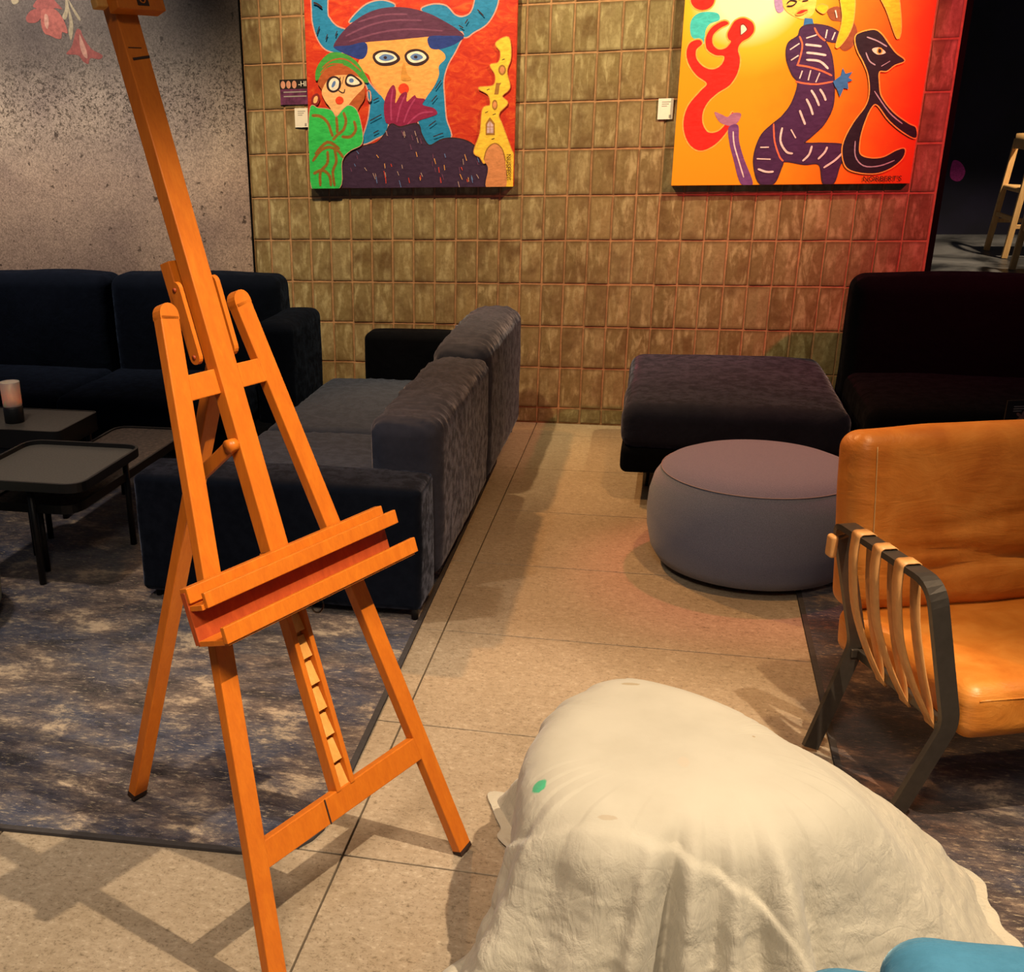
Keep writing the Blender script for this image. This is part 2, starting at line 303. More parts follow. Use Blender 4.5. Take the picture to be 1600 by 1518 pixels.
# ---------------------------------------------------------------- mesh helpers
class MB:
    def __init__(s): s.v = []; s.f = []; s.m = []; s.mats = []; s.sm = []
    def mi(s, mat):
        if mat not in s.mats: s.mats.append(mat)
        return s.mats.index(mat)
    def add(s, vs_, fs, mat, smooth=True):
        o = len(s.v); s.v += [tuple(p) for p in vs_]; k = s.mi(mat)
        for f in fs: s.f.append([i + o for i in f]); s.m.append(k); s.sm.append(smooth)
def link(name, mb, parent=None, kind=None):
    me = bpy.data.meshes.new(name)
    if parent is None:
        xs, ys, zs = zip(*mb.v); base = Vector(((min(xs) + max(xs)) / 2, (min(ys) + max(ys)) / 2, min(zs)))
    else:
        r = parent
        while r.parent: r = r.parent
        base = r.location.copy()
    me.from_pydata([tuple(Vector(p) - base) for p in mb.v], [], mb.f)
    for mt in mb.mats: me.materials.append(mt)
    me.polygons.foreach_set('material_index', mb.m); me.polygons.foreach_set('use_smooth', mb.sm); me.update()
    o = bpy.data.objects.new(name, me); col.objects.link(o)
    if parent is None: o.location = base
    else: o.parent = parent
    if kind: o['kind'] = kind
    return o
def tag(o, label, cat, group=None):
    o['label'] = label; o['category'] = cat
    if group: o['group'] = group
    return o
def thing(name, label, cat, loc, group=None):
    o = bpy.data.objects.new(name, None); o.empty_display_size = .1; col.objects.link(o); o.location = loc
    return tag(o, label, cat, group)
def box(mb, c, h, mat, ax=None, bev=.0):
    """box of half sizes h about c along axes ax, edges chamfered by bev"""
    c = Vector(c); ax = ax or (Vector((1, 0, 0)), Vector((0, 1, 0)), Vector((0, 0, 1)))
    b_ = min(bev, min(h) * .45)
    if b_ <= 0:
        vs_ = [c + ax[0] * h[0] * x + ax[1] * h[1] * y + ax[2] * h[2] * z for x in (-1, 1) for y in (-1, 1) for z in (-1, 1)]
        mb.add(vs_, [(0, 1, 3, 2), (4, 6, 7, 5), (0, 4, 5, 1), (2, 3, 7, 6), (0, 2, 6, 4), (1, 5, 7, 3)], mat, False); return
    bm = bmesh.new(); bmesh.ops.create_cube(bm, size=2)
    for v_ in bm.verts: v_.co = Vector((v_.co.x * h[0], v_.co.y * h[1], v_.co.z * h[2]))
    bmesh.ops.bevel(bm, geom=bm.edges[:] , offset=b_, segments=2, affect='EDGES', profile=.5)
    bm.verts.index_update()
    mb.add([c + ax[0] * v_.co.x + ax[1] * v_.co.y + ax[2] * v_.co.z for v_ in bm.verts], [[v_.index for v_ in f.verts] for f in bm.faces], mat, False); bm.free()
def beam(mb, p0, p1, side, wd, dp, mat, bev=.003):
    p0 = Vector(p0); p1 = Vector(p1); z = (p1 - p0); L = z.length; z.normalize()
    x = Vector(side); x = (x - z * x.dot(z)).normalized(); y = z.cross(x)
    box(mb, (p0 + p1) / 2, (wd / 2, dp / 2, L / 2), mat, (x, y, z), bev)
def sweep(mb, pts, side, wd, th, mat, closed=False, smooth=False, sides=None):
    """rectangular strip along a path; side = width direction"""
    n = len(pts); pts = [Vector(p) for p in pts]; rings = []
    for i, p in enumerate(pts):
        a = pts[i - 1] if (i or closed) else p; c_ = pts[(i + 1) % n] if (i < n - 1 or closed) else p
        t_ = (c_ - a).normalized(); s_ = Vector(sides[i] if sides else side); s_ = (s_ - t_ * s_.dot(t_)).normalized(); u = t_.cross(s_)
        rings.append([p + s_ * wd / 2 * x + u * th / 2 * y for x, y in ((-1, -1), (1, -1), (1, 1), (-1, 1))])
    vs_ = [q for r in rings for q in r]; fs = []
    for i in range(n if closed else n - 1):
        j = (i + 1) % n
        for k in range(4): fs.append((4 * i + k, 4 * i + (k + 1) % 4, 4 * j + (k + 1) % 4, 4 * j + k))
    if not closed: fs += [(3, 2, 1, 0), tuple(4 * (n - 1) + k for k in range(4))]
    mb.add(vs_, fs, mat, smooth)
def tube(mb, pts, r, mat, seg=10, closed=False, caps=True):
    n = len(pts); pts = [Vector(p) for p in pts]; vs_ = []; u = None
    rr = r if isinstance(r, (list, tuple)) else [r] * n
    for i, p in enumerate(pts):
        a = pts[i - 1] if (i or closed) else p; c_ = pts[(i + 1) % n] if (i < n - 1 or closed) else p
        t_ = (c_ - a).normalized()
        if u is None: u = t_.orthogonal()
        u = (u - t_ * u.dot(t_)).normalized(); w_ = t_.cross(u)
        vs_ += [p + (u * math.cos(2 * PI * k / seg) + w_ * math.sin(2 * PI * k / seg)) * rr[i] for k in range(seg)]
    fs = []
    for i in range(n if closed else n - 1):
        j = (i + 1) % n
        fs += [(seg * i + k, seg * i + (k + 1) % seg, seg * j + (k + 1) % seg, seg * j + k) for k in range(seg)]
    if not closed and caps: fs += [tuple(reversed(range(seg))), tuple(seg * (n - 1) + k for k in range(seg))]
    mb.add(vs_, fs, mat)
def lathe(mb, c, prof, mat, seg=64, sx=1, sy=1):
    vs_ = []; fs = []; n = len(prof)
    for i in range(seg):
        a = 2 * PI * i / seg
        vs_ += [(c[0] + math.cos(a) * r * sx, c[1] + math.sin(a) * r * sy, c[2] + z) for r, z in prof]
    for i in range(seg):
        j = (i + 1) % seg
        fs += [(i * n + k, j * n + k, j * n + k + 1, i * n + k + 1) for k in range(n - 1)]
    mb.add(vs_, fs, mat)
def _co(h, r, m, k=4):
    e = [math.tan(PI / 4 * i / k) * r for i in range(k + 1)]
    inn = max(2, m); a = [-(h - r) - x for x in reversed(e)] if h > r else [-x for x in reversed(e)]
    mid = [-(h - r) + 2 * (h - r) * i / inn for i in range(1, inn)] if h > r + 1e-6 else []
    bb = [(h - r) + x for x in e]
    return a + mid + bb
def rbox(mb, c, h, r, mat, m=(6, 6, 6), disp=None, ax=None):
    """upholstered block: rounded box of half sizes h, disp(p, n) -> offset along n"""
    c = Vector(c); r = min(r, min(h) * .98); cs = [_co(h[i], r, m[i]) for i in range(3)]; key = {}; vs_ = []; fs = []
    def vert(P):
        kk = tuple(round(x, 5) for x in P)
        if kk in key: return key[kk]
        inner = Vector([max(-(h[i] - r), min(h[i] - r, P[i])) for i in range(3)]); d = Vector(P) - inner; n = d.normalized()
        q = inner + n * r
        if disp: q = q + n * disp(q, n)
        q = c + (ax[0] * q.x + ax[1] * q.y + ax[2] * q.z if ax else q)
        key[kk] = len(vs_); vs_.append(q); return key[kk]
    for a in range(3):
        u, v_ = (a + 1) % 3, (a + 2) % 3
        for sg in (-1, 1):
            for i in range(len(cs[u]) - 1):
                for j in range(len(cs[v_]) - 1):
                    q = []
                    for di, dj in ((0, 0), (1, 0), (1, 1), (0, 1)):
                        P = [0, 0, 0]; P[a] = sg * h[a]; P[u] = cs[u][i + di]; P[v_] = cs[v_][j + dj]; q.append(vert(P))
                    fs.append(q if sg > 0 else q[::-1])
    mb.add(vs_, fs, mat)
def soft(h, bul=(0, 0, .02), amp=.004, fr=6, seed=0, crease=None):
    def f(p, n):
        u = [max(0, 1 - (p[i] / h[i]) ** 2) for i in range(3)]
        d = 0
        for i in range(3): d += abs(n[i]) * bul[i] * u[(i + 1) % 3] * u[(i + 2) % 3]
        d += amp * noise.noise(Vector(p) * fr + Vector((seed * 3.1, seed, 0)))
        if crease: d += crease(p, n)
        return d
    return f
def catmull(pts, per=6, closed=True):
    n = len(pts); out = []
    for i in range(n if closed else n - 1):
        g_ = lambda k: Vector(pts[k % n]) if closed else Vector(pts[max(0, min(n - 1, k))])
        a, b_, c_, d = g_(i - 1), g_(i), g_(i + 1), g_(i + 2)
        for k in range(per):
            t_ = k / per
            out.append(.5 * (2 * b_ + (c_ - a) * t_ + (2 * a - 5 * b_ + 4 * c_ - d) * t_ ** 2 + (3 * b_ - a - 3 * c_ + d) * t_ ** 3))
    if not closed: out.append(Vector(pts[-1]))
    return out
def clip(poly, x0, x1, z0, z1):
    for ax_, lim, sg in ((0, x0, 1), (0, x1, -1), (1, z0, 1), (1, z1, -1)):
        out = []
        for i in range(len(poly)):
            a, b_ = poly[i - 1], poly[i]
            ia = (a[ax_] - lim) * sg >= 0; ib = (b_[ax_] - lim) * sg >= 0
            if ia != ib:
                t_ = (lim - a[ax_]) / (b_[ax_] - a[ax_]); out.append(Vector((a[0] + (b_[0] - a[0]) * t_, a[1] + (b_[1] - a[1]) * t_)))
            if ib: out.append(b_)
        poly = out
        if len(poly) < 3: return []
    return poly
def flat(mb, poly, mat, place):
    """filled flat polygon"""
    if len(poly) < 3: return
    tr = tessellate_polygon([[Vector((p[0], p[1], 0)) for p in poly]])
    vs_ = [place(p) for p in poly]
    fs = []
    for t_ in tr:
        a, b_, c_ = (poly[i] for i in t_)
        cr = (b_[0] - a[0]) * (c_[1] - a[1]) - (b_[1] - a[1]) * (c_[0] - a[0])
        fs.append(tuple(t_) if cr > 0 else tuple(reversed(t_)))
    mb.add(vs_, fs, mat, False)
def text(name, body, size, mat, parent, loc, rot, extr=0):
    cu = bpy.data.curves.new(name, 'FONT'); cu.body = body; cu.size = size; cu.materials.append(mat)
    o = bpy.data.objects.new(name, cu); col.objects.link(o)
    bpy.context.view_layer.update()
    me = bpy.data.meshes.new_from_object(o.evaluated_get(bpy.context.evaluated_depsgraph_get()))
    bpy.data.objects.remove(o)
    o = bpy.data.objects.new(name, me); col.objects.link(o)
    o.parent = parent; r = parent
    o.location = Vector(loc) - r.location; o.rotation_euler = rot
    return o

# ---------------------------------------------------------------- the setting
# floor: joint-coloured slab with stone tiles laid on it
mb = MB(); box(mb, (.4, -1.6, -.06), (4.4, 4.9, .05), M['joint'])
floor = link('floor', mb, None, 'structure')
JX = .109; JY = -1.433; TS = .6; TW = 1.2
def floor_tile(x0, x1, y0, y1):
    g = .0022; mb = MB()
    box(mb, ((x0 + x1) / 2, (y0 + y1) / 2, -.0075), ((x1 - x0) / 2 - g, (y1 - y0) / 2 - g, .0075), M['floor'], None, .0012)
    return link('floor_tile', mb, floor)
for j in range(-3, 9):
    ya = JY - TS * j; yb = min(ya + TS, 0)
    if yb - ya < .05 or ya < -6.2: continue
    xs = [JX + TW * k for k in range(-3, 4)]
    if ya < -3.8: xs = [-.69 if abs(x + 1.091) < .01 else x for x in xs]
    for a_, b_ in zip(xs, xs[1:]): floor_tile(a_, b_, ya, yb)

# tiled wall: grout slab, each glazed tile its own piece
PX_, PZ_, Z0 = .10977, .2109, 1.138
WX0, WX1, WH = -1.412, 1.872, 3.2
mb = MB(); box(mb, ((WX0 + WX1) / 2, .0995, WH / 2), ((WX1 - WX0) / 2, .10, WH / 2), M['grout'])
wall = link('wall_back', mb, None, 'structure')
tm = []
def tile_mesh(wd, ht, seed):
    mb = MB(); rd = random.Random(seed); bz = .0035
    nx, nz = 2, 3; front = []; vs_ = []; fs = []
    for i in range(nx + 1):
        for k in range(nz + 1):
            x = -wd / 2 + wd * i / nx; z = -ht / 2 + ht * k / nz
            x += 0 if i not in (0, nx) else rd.uniform(-.0012, .0012); z += 0 if k not in (0, nz) else rd.uniform(-.0012, .0012)
            ins = (i in (0, nx)) or (k in (0, nz))
            vs_.append((x, (.0028 if ins else 0) + rd.uniform(-.0006, .0006), z))
    q = lambda i, k: i * (nz + 1) + k
    for i in range(nx):
        for k in range(nz): fs.append((q(i, k), q(i + 1, k), q(i + 1, k + 1), q(i, k + 1)))
    ring = [q(i, 0) for i in range(nx + 1)] + [q(nx, k) for k in range(1, nz + 1)] + [q(i, nz) for i in range(nx - 1, -1, -1)] + [q(0, k) for k in range(nz - 1, 0, -1)]
    o = len(vs_)
    for r_ in ring: vs_.append((vs_[r_][0], .011, vs_[r_][2]))
    L_ = len(ring)
    for i in range(L_): fs.append((ring[i], o + i, o + (i + 1) % L_, ring[(i + 1) % L_]))
    me = bpy.data.meshes.new('tile'); me.from_pydata(vs_, [], fs); me.materials.append(M['tile']); me.update(); return me
TWD, THT = PX_ - .0092, PZ_ - .0092
full = [tile_mesh(TWD, THT, s) for s in range(5)]
half = [tile_mesh(TWD, .083 - .012, s) for s in range(3)]
def hidden(x, z):
    return (-1.03 < x < -.09 and z > 1.3) or (.76 < x < 1.70 and z > 1.3) or (x > 1.40 and z < .60) or (x < -1.0 and z < .55) or (x > .72 and z < .28) or (-.9 < x < -.08 and z < .28)
cand = []
for k in range(-13, 18):
    for r_ in range(-9, 6):
        z1 = Z0 - PZ_ * r_; z0 = z1 - PZ_; x0 = PX_ * k; x1 = x0 + PX_
        cut = None
        if x1 > WX1 + .01 or x0 + PX_ * .5 < WX0: continue
        cand.append((x0, x1, z0, z1))
vis, rest = [], []
for t_ in cand:
    xm, zm = (t_[0] + t_[1]) / 2, (t_[2] + t_[3]) / 2
    (rest if hidden(xm, zm) or zm > 2.12 else vis).append(t_)
vis.sort(key=lambda t_: t_[3]); 
rest += vis[296:]; vis = vis[:296]
rd = random.Random(5); stuff = MB()
for lst, single in ((vis, 1), (rest, 0)):
    for x0, x1, z0, z1 in lst:
        low = z0 < 0
        me = rd.choice(half if low else full)
        zc = (z1 + .004) / 2 if low else (z0 + z1) / 2
        sx = min(1, (x1 - max(x0, WX0)) / PX_)
        xc = (max(x0, WX0 - .0) + x1) / 2
        loc = Vector((xc, -.0058 + rd.uniform(-.0010, .0008), zc)); ang = rd.uniform(-.006, .006)
        if single:
            o = bpy.data.objects.new('tile', me); col.objects.link(o); o.parent = wall
            o.location = loc - wall.location; o.scale = (sx if sx < .98 else 1, 1, 1); o.rotation_euler = (rd.uniform(-.004, .004), ang, rd.uniform(-.007, .007))
        else:
            R_ = Matrix.Rotation(ang, 3, 'Y')
            stuff.add([R_ @ v_.co + loc for v_ in me.vertices], [list(p.vertices) for p in me.polygons], M['tile'], False)
o = link('tile_field', stuff, wall); o['kind'] = 'stuff'

# wallpapered wall to the left, its printed lilies, and the dark edge
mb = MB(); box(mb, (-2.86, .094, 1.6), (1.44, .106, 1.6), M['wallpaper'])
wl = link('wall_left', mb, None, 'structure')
FL1 = [('pinkd', [(-2534, 2088), (-2494, 2120), (-2434, 2127), (-2403, 2097), (-2372, 2062), (-2407, 2069), (-2449, 2061), (-2478, 2064), (-2524, 2074)]), ('pinkd', [(-2584, 2033), (-2556, 2061), (-2519, 2071), (-2490, 2063), (-2502, 2025), (-2534, 2007), (-2576, 2011)]), ('pink', [(-2490, 2063), (-2448, 2068), (-2408, 2061), (-2377, 2024), (-2360, 1980), (-2358, 1951), (-2387, 1957), (-2397, 1928), (-2426, 1930), (-2460, 1945), (-2488, 1956), (-2502, 2000)]), ('pale', [(-2475, 2043), (-2458, 2037), (-2458, 1999), (-2470, 1975), (-2482, 2000)]), ('cream', [(-2346, 2123), (-2334, 2085), (-2347, 2033), (-2364, 2014), (-2377, 2029), (-2357, 2062)]), ('cream', [(-2336, 2113), (-2312, 2074), (-2276, 2015), (-2288, 2011), (-2319, 2065)]), ('cream', [(-2339, 2070), (-2331, 2061), (-2320, 1993), (-2329, 1945), (-2344, 1919), (-2351, 1961), (-2340, 1999)]), ('pinkd', [(-2306, 1964), (-2283, 1963), (-2272, 1933), (-2232, 1874), (-2175, 1843), (-2192, 1824), (-2244, 1830), (-2259, 1804), (-2287, 1817), (-2313, 1847), (-2377, 1855), (-2343, 1888)]), ('pale', [(-2291, 1944), (-2279, 1919), (-2262, 1870), (-2261, 1831), (-2283, 1846), (-2295, 1891)]), ('cream', [(-2654, 2127), (-2618, 2126), (-2615, 2106), (-2641, 2096), (-2654, 2106)])]
FL2 = [('magenta', [(2988, 1030), (3009, 1055), (3063, 1029), (3103, 962), (3084, 896), (3036, 886), (2990, 928)]), ('lil', [(2829, 1920), (2859, 1971), (2861, 1871), (2837, 1776)]), ('dim', [(2859, 1542), (2929, 1467), (2961, 1357), (2952, 1233), (2925, 1308), (2938, 1383), (2911, 1457)]), ('dim', [(2927, 1233), (2941, 1082), (2924, 903), (2915, 1057)])]
for nm, grp in (('printed_lily', ((0, 1, 2, 3), )), ('printed_bud', ((4, 5, 6, 9), )), ('printed_lily', ((7, 8), ))):
    mb = MB()
    for n_, i in enumerate(grp[0]):
        c_, pts = FL1[i]
        flat(mb, catmull([(x / 1000, z / 1000) for x, z in pts], 5), M['fl_' + c_], lambda p, n_=n_: (p[0], -.0126 - .0002 * n_, p[1]))
    link(nm, mb, wl)
mb = MB(); box(mb, (-1.4155, .09, 1.6), (.003, .1055, 1.6), M['jamb']); link('trim_1', mb, None, 'structure')
# end of the tiled wall and the dark room beyond
mb = MB(); box(mb, (1.885, .11, 1.6), (.0125, .112, 1.6), M['jamb']); link('trim_2', mb, None, 'structure')
mb = MB(); box(mb, (4.6, 5.3, 1.9), (2.9, .1, 1.9), M['mural'])
wf = link('wall_far', mb, None, 'structure')
mb = MB()
for n_, (c_, pts) in enumerate(FL2):
    flat(mb, catmull([(x / 1000, z / 1000) for x, z in pts], 5), M['fl_' + c_], lambda p, n_=n_: (p[0], 5.197 - .0003 * n_, p[1]))
link('printed_tulip', mb, wf)
mb = MB(); box(mb, (4.9, 3.55, .222), (2.47, 1.65, .222), M['jamb'])
for i in range(3):
    for j in range(3):
        box(mb, (2.43 + .8 + 1.62 * i, 1.9 + .55 + 1.1 * j, .447), (.808, .548, .003), M['marble'])
pf = link('floor_platform', mb, None, 'structure')

# ---------------------------------------------------------------- rugs
UZ_ = Vector((0, 0, 1))
def rug(name, pts, mat, label):
    mb = MB(); n = len(pts); h_ = .0082
    tr = tessellate_polygon([[Vector((p[0], p[1], 0)) for p in pts]])
    top = [(p[0], p[1], h_) for p in pts]
    fs = []
    for t_ in tr:
        a, b_, c_ = (pts[i] for i in t_)
        cr = (b_[0] - a[0]) * (c_[1] - a[1]) - (b_[1] - a[1]) * (c_[0] - a[0])
        fs.append(tuple(t_) if cr > 0 else tuple(reversed(t_)))
    mb.add(top, fs, mat, False)
    o = link(name, mb); tag(o, label, 'rug')
    cx = sum(p[0] for p in pts) / n; cy = sum(p[1] for p in pts) / n
    e = MB(); ring = [Vector((p[0], p[1], .0043)) for p in pts]
    nr_ = len(ring)
    ring = [q for i_, q in enumerate(ring) if (q - ring[i_ - 1]).length > .004]; nr_ = len(ring)
    sd = [((ring[(i_ + 1) % nr_] - ring[i_ - 1]).normalized()).cross(UZ_) for i_ in range(nr_)]
    sweep(e, ring, None, .016, .0086, M['rug_edge'], True, False, sd)
    base = o.location; 
    link('binding', e, o); return o
def rounded(pts, r):
    out = []
    for i, p in enumerate(pts):
        p = Vector(p); a = (Vector(pts[i - 1]) - p).normalized(); b_ = (Vector(pts[(i + 1) % len(pts)]) - p).normalized()
        for k in range(7):
            t_ = k / 6; out.append((p + a * r) * (1 - t_) ** 2 + 2 * p * t_ * (1 - t_) + (p + b_ * r) * t_ * t_)
    return out
rug('rug', rounded([(-3.7, -4.10), (.040, -3.865), (-.002, -.62), (-3.7, -.62)], .16), M['rug'], 'mottled blue and cream rug under the easel and low black tables')
rug('rug', rounded([(1.195, -5.05), (3.4, -5.05), (3.4, -1.95), (1.222, -1.95)], .1), M['rug2'], 'dark mottled rug with rusty patches under the tan leather armchair')

# ---------------------------------------------------------------- seating
def leg_peg(parent, x, y, z1, mat, r0=.010, r1=.017, lean=(0, 0), z0=.010):
    mb = MB(); tube(mb, [(x + lean[0], y + lean[1], z0), (x, y, z1)], [r0, r1], mat, 10); return link('leg', mb, parent)
def cush(parent, name, c, h, r, mat, bul=(0, 0, .015), amp=.004, fr=7, seed=0, m=(10, 10, 6), crease=None, ax=None):
    mb = MB(); rbox(mb, c, h, r, mat, m, soft(h, bul, amp, fr, seed, crease), ax); return link(name, mb, parent)
# two-seater, back turned to the aisle
sf = thing('sofa', 'dark navy velvet sofa with its back to the stone aisle, behind the easel', 'sofa', (-.45, -1.4, .009))
def wr(p, n):   # pull creases across the back cushion tops
    k = max(0, n[2]) ** .5 + .25 * max(0, -n[0])
    q = math.sin(78 * p[1] + 16 * p[0] + 5 * noise.noise(Vector((p[0] * 3, p[1] * 6, 0))))
    return k * .017 * (1 - abs(q) ** .6 * 1.6) * max(.12, .5 + 1.1 * noise.noise(Vector(p) * 3.5))
cush(sf, 'backrest', (-.080, -1.805, .322), (.123, .535, .278), .06, M['velvet_b'], (.008, 0, .012), .006, 8, 1, (10, 72, 8), wr)
cush(sf, 'backrest', (-.080, -.735, .342), (.123, .53, .298), .07, M['velvet_b'], (.008, 0, .022), .006, 8, 2, (10, 72, 8), wr)
def wr2(p, n):
    q = math.sin(46 * p[0] + 34 * p[1] + 6 * noise.noise(Vector(p) * 3.2))
    ed = max(0, 1 - max(abs(p[0]) / .36, abs(p[1]) / .52) ** 3)
    return max(0, n[2] - .5) * 2 * ed * .030 * (.6 - abs(q) ** .7) * max(0, .40 + 1.2 * noise.noise(Vector(p) * 2.6 + Vector((4, 0, 0))))
def wr3(p, n): return .3 * wr2(p, n)
cush(sf, 'seat_cushion', (-.56, -1.895, .215), (.35, .475, .085), .05, M['velvet_w'], (0, 0, .018), .005, 6, 3, (40, 44, 4), wr2)
cush(sf, 'seat_cushion', (-.56, -.90, .215), (.35, .51, .085), .05, M['velvet_w'], (0, 0, .022), .005, 6, 4, (40, 44, 4), wr2)
cush(sf, 'armrest', (-.455, -2.495, .245), (.485, .112, .205), .024, M['velvet_a'], (0, .006, .010), .004, 6, 5, (14, 6, 8))
cush(sf, 'armrest', (-.485, -.285, .30), (.245, .085, .215), .035, M['velvet_k'], (0, .006, .010), .004, 6, 6, (8, 6, 8))
mb = MB(); box(mb, (-.46, -1.33, .098), (.44, 1.02, .034), M['velvet_k'], None, .01); link('base', mb, sf)
for x, y in ((.005, -2.585), (-.90, -2.56), (.0, -.98), (.0, -.25), (-.86, -.25)): leg_peg(sf, x, y, .075, M['black'], .011, .014)
# long sofa under the wallpaper
sl = thing('sofa', 'dark navy velvet sofa against the mottled wallpaper, behind the low tables', 'sofa', (-2.2, -.6, .009))
for i, (xa, xb) in enumerate(((-3.6, -2.885), (-2.875, -2.10), (-2.09, -1.165))):
    cush(sl, 'backrest', ((xa + xb) / 2, -.27, .50), ((xb - xa) / 2, .125, .285), .065, M['velvet'], (0, .02, .012), .007, 5, 7 + i, (12, 6, 8))
    cush(sl, 'seat_cushion', ((xa + xb) / 2, -.73, .235), ((xb - xa) / 2, .35, .075), .045, M['velvet'], (0, 0, .02), .006, 5, 17 + i, (12, 12, 4))
cush(sl, 'armrest', (-1.055, -.56, .345), (.095, .265, .285), .045, M['velvet'], (.004, 0, .012), .006, 6, 12, (6, 10, 8))
mb = MB(); box(mb, (-2.32, -.62, .115), (1.25, .44, .045), M['velvet_k'], None, .012); link('base', mb, sl)
for x, y in ((-1.1, -.95), (-1.1, -.2), (-3.5, -.95), (-3.5, -.2)): leg_peg(sl, x, y, .075, M['black'], .011, .014)
# ottoman and sofa to the right
ot = thing('ottoman', 'black navy velvet ottoman on thin legs under the orange painting', 'ottoman', (1.03, -.72, 0))
cush(ot, 'seat_cushion', (1.015, -.73, .325), (.435, .555, .095), .06, M['velvet_o'], (0, 0, .022), .006, 6, 21, (34, 40, 5), wr3)
cush(ot, 'base', (1.015, -.73, .19), (.43, .55, .055), .03, M['velvet_k'], (0, 0, 0), .002, 6, 22)
for x, y in ((.695, -1.05), (1.35, -1.05), (.66, -.27), (1.37, -.27)): leg_peg(ot, x, y, .145, M['black'], .008, .016, (.0, .05 if y < -.5 else -.02), 0)
sr = thing('sofa', 'black velvet sofa behind the tan leather armchair, right of the ottoman', 'sofa', (2.25, -.6, 0))
for i, (xa, xb) in enumerate(((1.515, 2.36), (2.37, 3.1))):
    cush(sr, 'backrest', ((xa + xb) / 2, -.33, .515), ((xb - xa) / 2, .125, .30), .065, M['velvet_k'], (0, .02, .012), .006, 5, 31 + i, (12, 6, 8))
    cush(sr, 'seat_cushion', ((xa + xb) / 2, -.83, .33), ((xb - xa) / 2, .37, .085), .05, M['velvet_k'], (0, 0, .02), .006, 5, 35 + i, (24, 24, 4), wr3)
mb = MB(); box(mb, (2.31, -.75, .165), (.78, .44, .085), M['velvet_k'], None, .015); link('base', mb, sr)
for x, y in ((1.6, -1.1), (1.6, -.35), (3.0, -1.1), (3.0, -.35)): leg_peg(sr, x, y, .09, M['black'], .011, .014, (0, 0), 0)

# grey pouf
pf_ = thing('pouf', 'round grey wool pouf in front of the black ottoman', 'pouf', (1.075, -1.86, .0))
prof = [(0.001, .016), (.24, .016), (.29, .018), (.325, .03), (.350, .07), (.366, .14), (.370, .20), (.366, .26), (.352, .315), (.328, .352)]
mb = MB(); lathe(mb, (1.075, -1.86, 0), prof, M['wool'], 96); link('body', mb, pf_)
mb = MB(); lathe(mb, (1.075, -1.86, 0), [(.328, .3525), (.31, .368), (.27, .384), (.20, .397), (.10, .404), (.001, .406)], M['wool'], 96); link('top_panel', mb, pf_)
mb = MB(); tube(mb, [(1.075 + .329 * math.cos(a * PI / 40), -1.86 + .329 * math.sin(a * PI / 40), .3530) for a in range(80)], .0019, M['piping'], 6, True); link('piping', mb, pf_)
mb = MB(); lathe(mb, (1.075, -1.86, 0), [(.001, .0095), (.27, .0095), (.275, .012), (.275, .019), (.001, .019)], M['black'], 48); link('glide', mb, pf_)
# pale pouf at the left edge
pp = thing('pouf', 'pale grey-green wool pouf cut off by the left edge', 'pouf', (-1.60, -2.95, .009))
prof = [(0.001, .022), (.24, .022), (.27, .03), (.285, .07), (.292, .16), (.288, .26), (.272, .315)]
mb = MB(); lathe(mb, (-1.60, -2.95, .0), prof, M['wool_pale'], 64); link('body', mb, pp)
mb = MB(); lathe(mb, (-1.60, -2.95, .0), [(.272, .3155), (.25, .335), (.18, .35), (.001, .358)], M['wool_pale'], 64); link('top_panel', mb, pp)
mb = MB(); lathe(mb, (-1.60, -2.95, .0), [(.001, .0095), (.22, .0095), (.225, .015), (.225, .024), (.001, .024)], M['black'], 40); link('glide', mb, pp)

# ---------------------------------------------------------------- low tables
def slab(mb, poly, z0, z1, mat):
    n = len(poly); vs_ = [(p[0], p[1], z0) for p in poly] + [(p[0], p[1], z1) for p in poly]
    mb.add(vs_, [tuple(reversed(range(n))), tuple(range(n, 2 * n))] + [(i, (i + 1) % n, n + (i + 1) % n, n + i) for i in range(n)], mat, False)
def rim(mb, poly, z0, z1, th, mat):
    cx = sum(p[0] for p in poly) / len(poly); cy = sum(p[1] for p in poly) / len(poly)
    pts = [Vector((p[0], p[1], (z0 + z1) / 2)) for p in poly]
    sweep(mb, pts, (0, 0, 1), z1 - z0, th, mat, True)
# block table with candle
ta = thing('coffee_table', 'square black coffee table holding the candle, left of the other tables', 'table', (-1.95, -1.75, .009))
P_ = rounded([(-2.36, -1.925), (-1.585, -1.925), (-1.585, -1.585), (-2.36, -1.585)], .03)
mb = MB(); slab(mb, P_, .372, .384, M['table_top']); link('tabletop', mb, ta)
mb = MB(); rim(mb, P_, .31, .386, .008, M['black']); link('apron', mb, ta)
for x, y in ((-1.62, -1.89), (-1.62, -1.62), (-2.3, -1.89), (-2.3, -1.62)): leg_peg(ta, x, y, .374, M['black'], .012, .012)
# long low table
tl = thing('coffee_table', 'long low table with speckled top, half under the rimmed tray table', 'table', (-1.37, -2.0, .009))
P_ = rounded([(-1.545, -2.53), (-1.205, -2.53), (-1.205, -1.49), (-1.545, -1.49)], .07)
mb = MB(); slab(mb, P_, .282, .294, M['table_speckle']); link('tabletop', mb, tl)
mb = MB(); rim(mb, P_, .268, .300, .010, M['black']); link('rim', mb, tl)
for x, y in ((-1.376, -1.525), (-1.395, -2.44), (-1.52, -1.55), (-1.52, -2.3)): leg_peg(tl, x, y, .283, M['black'], .011, .011)
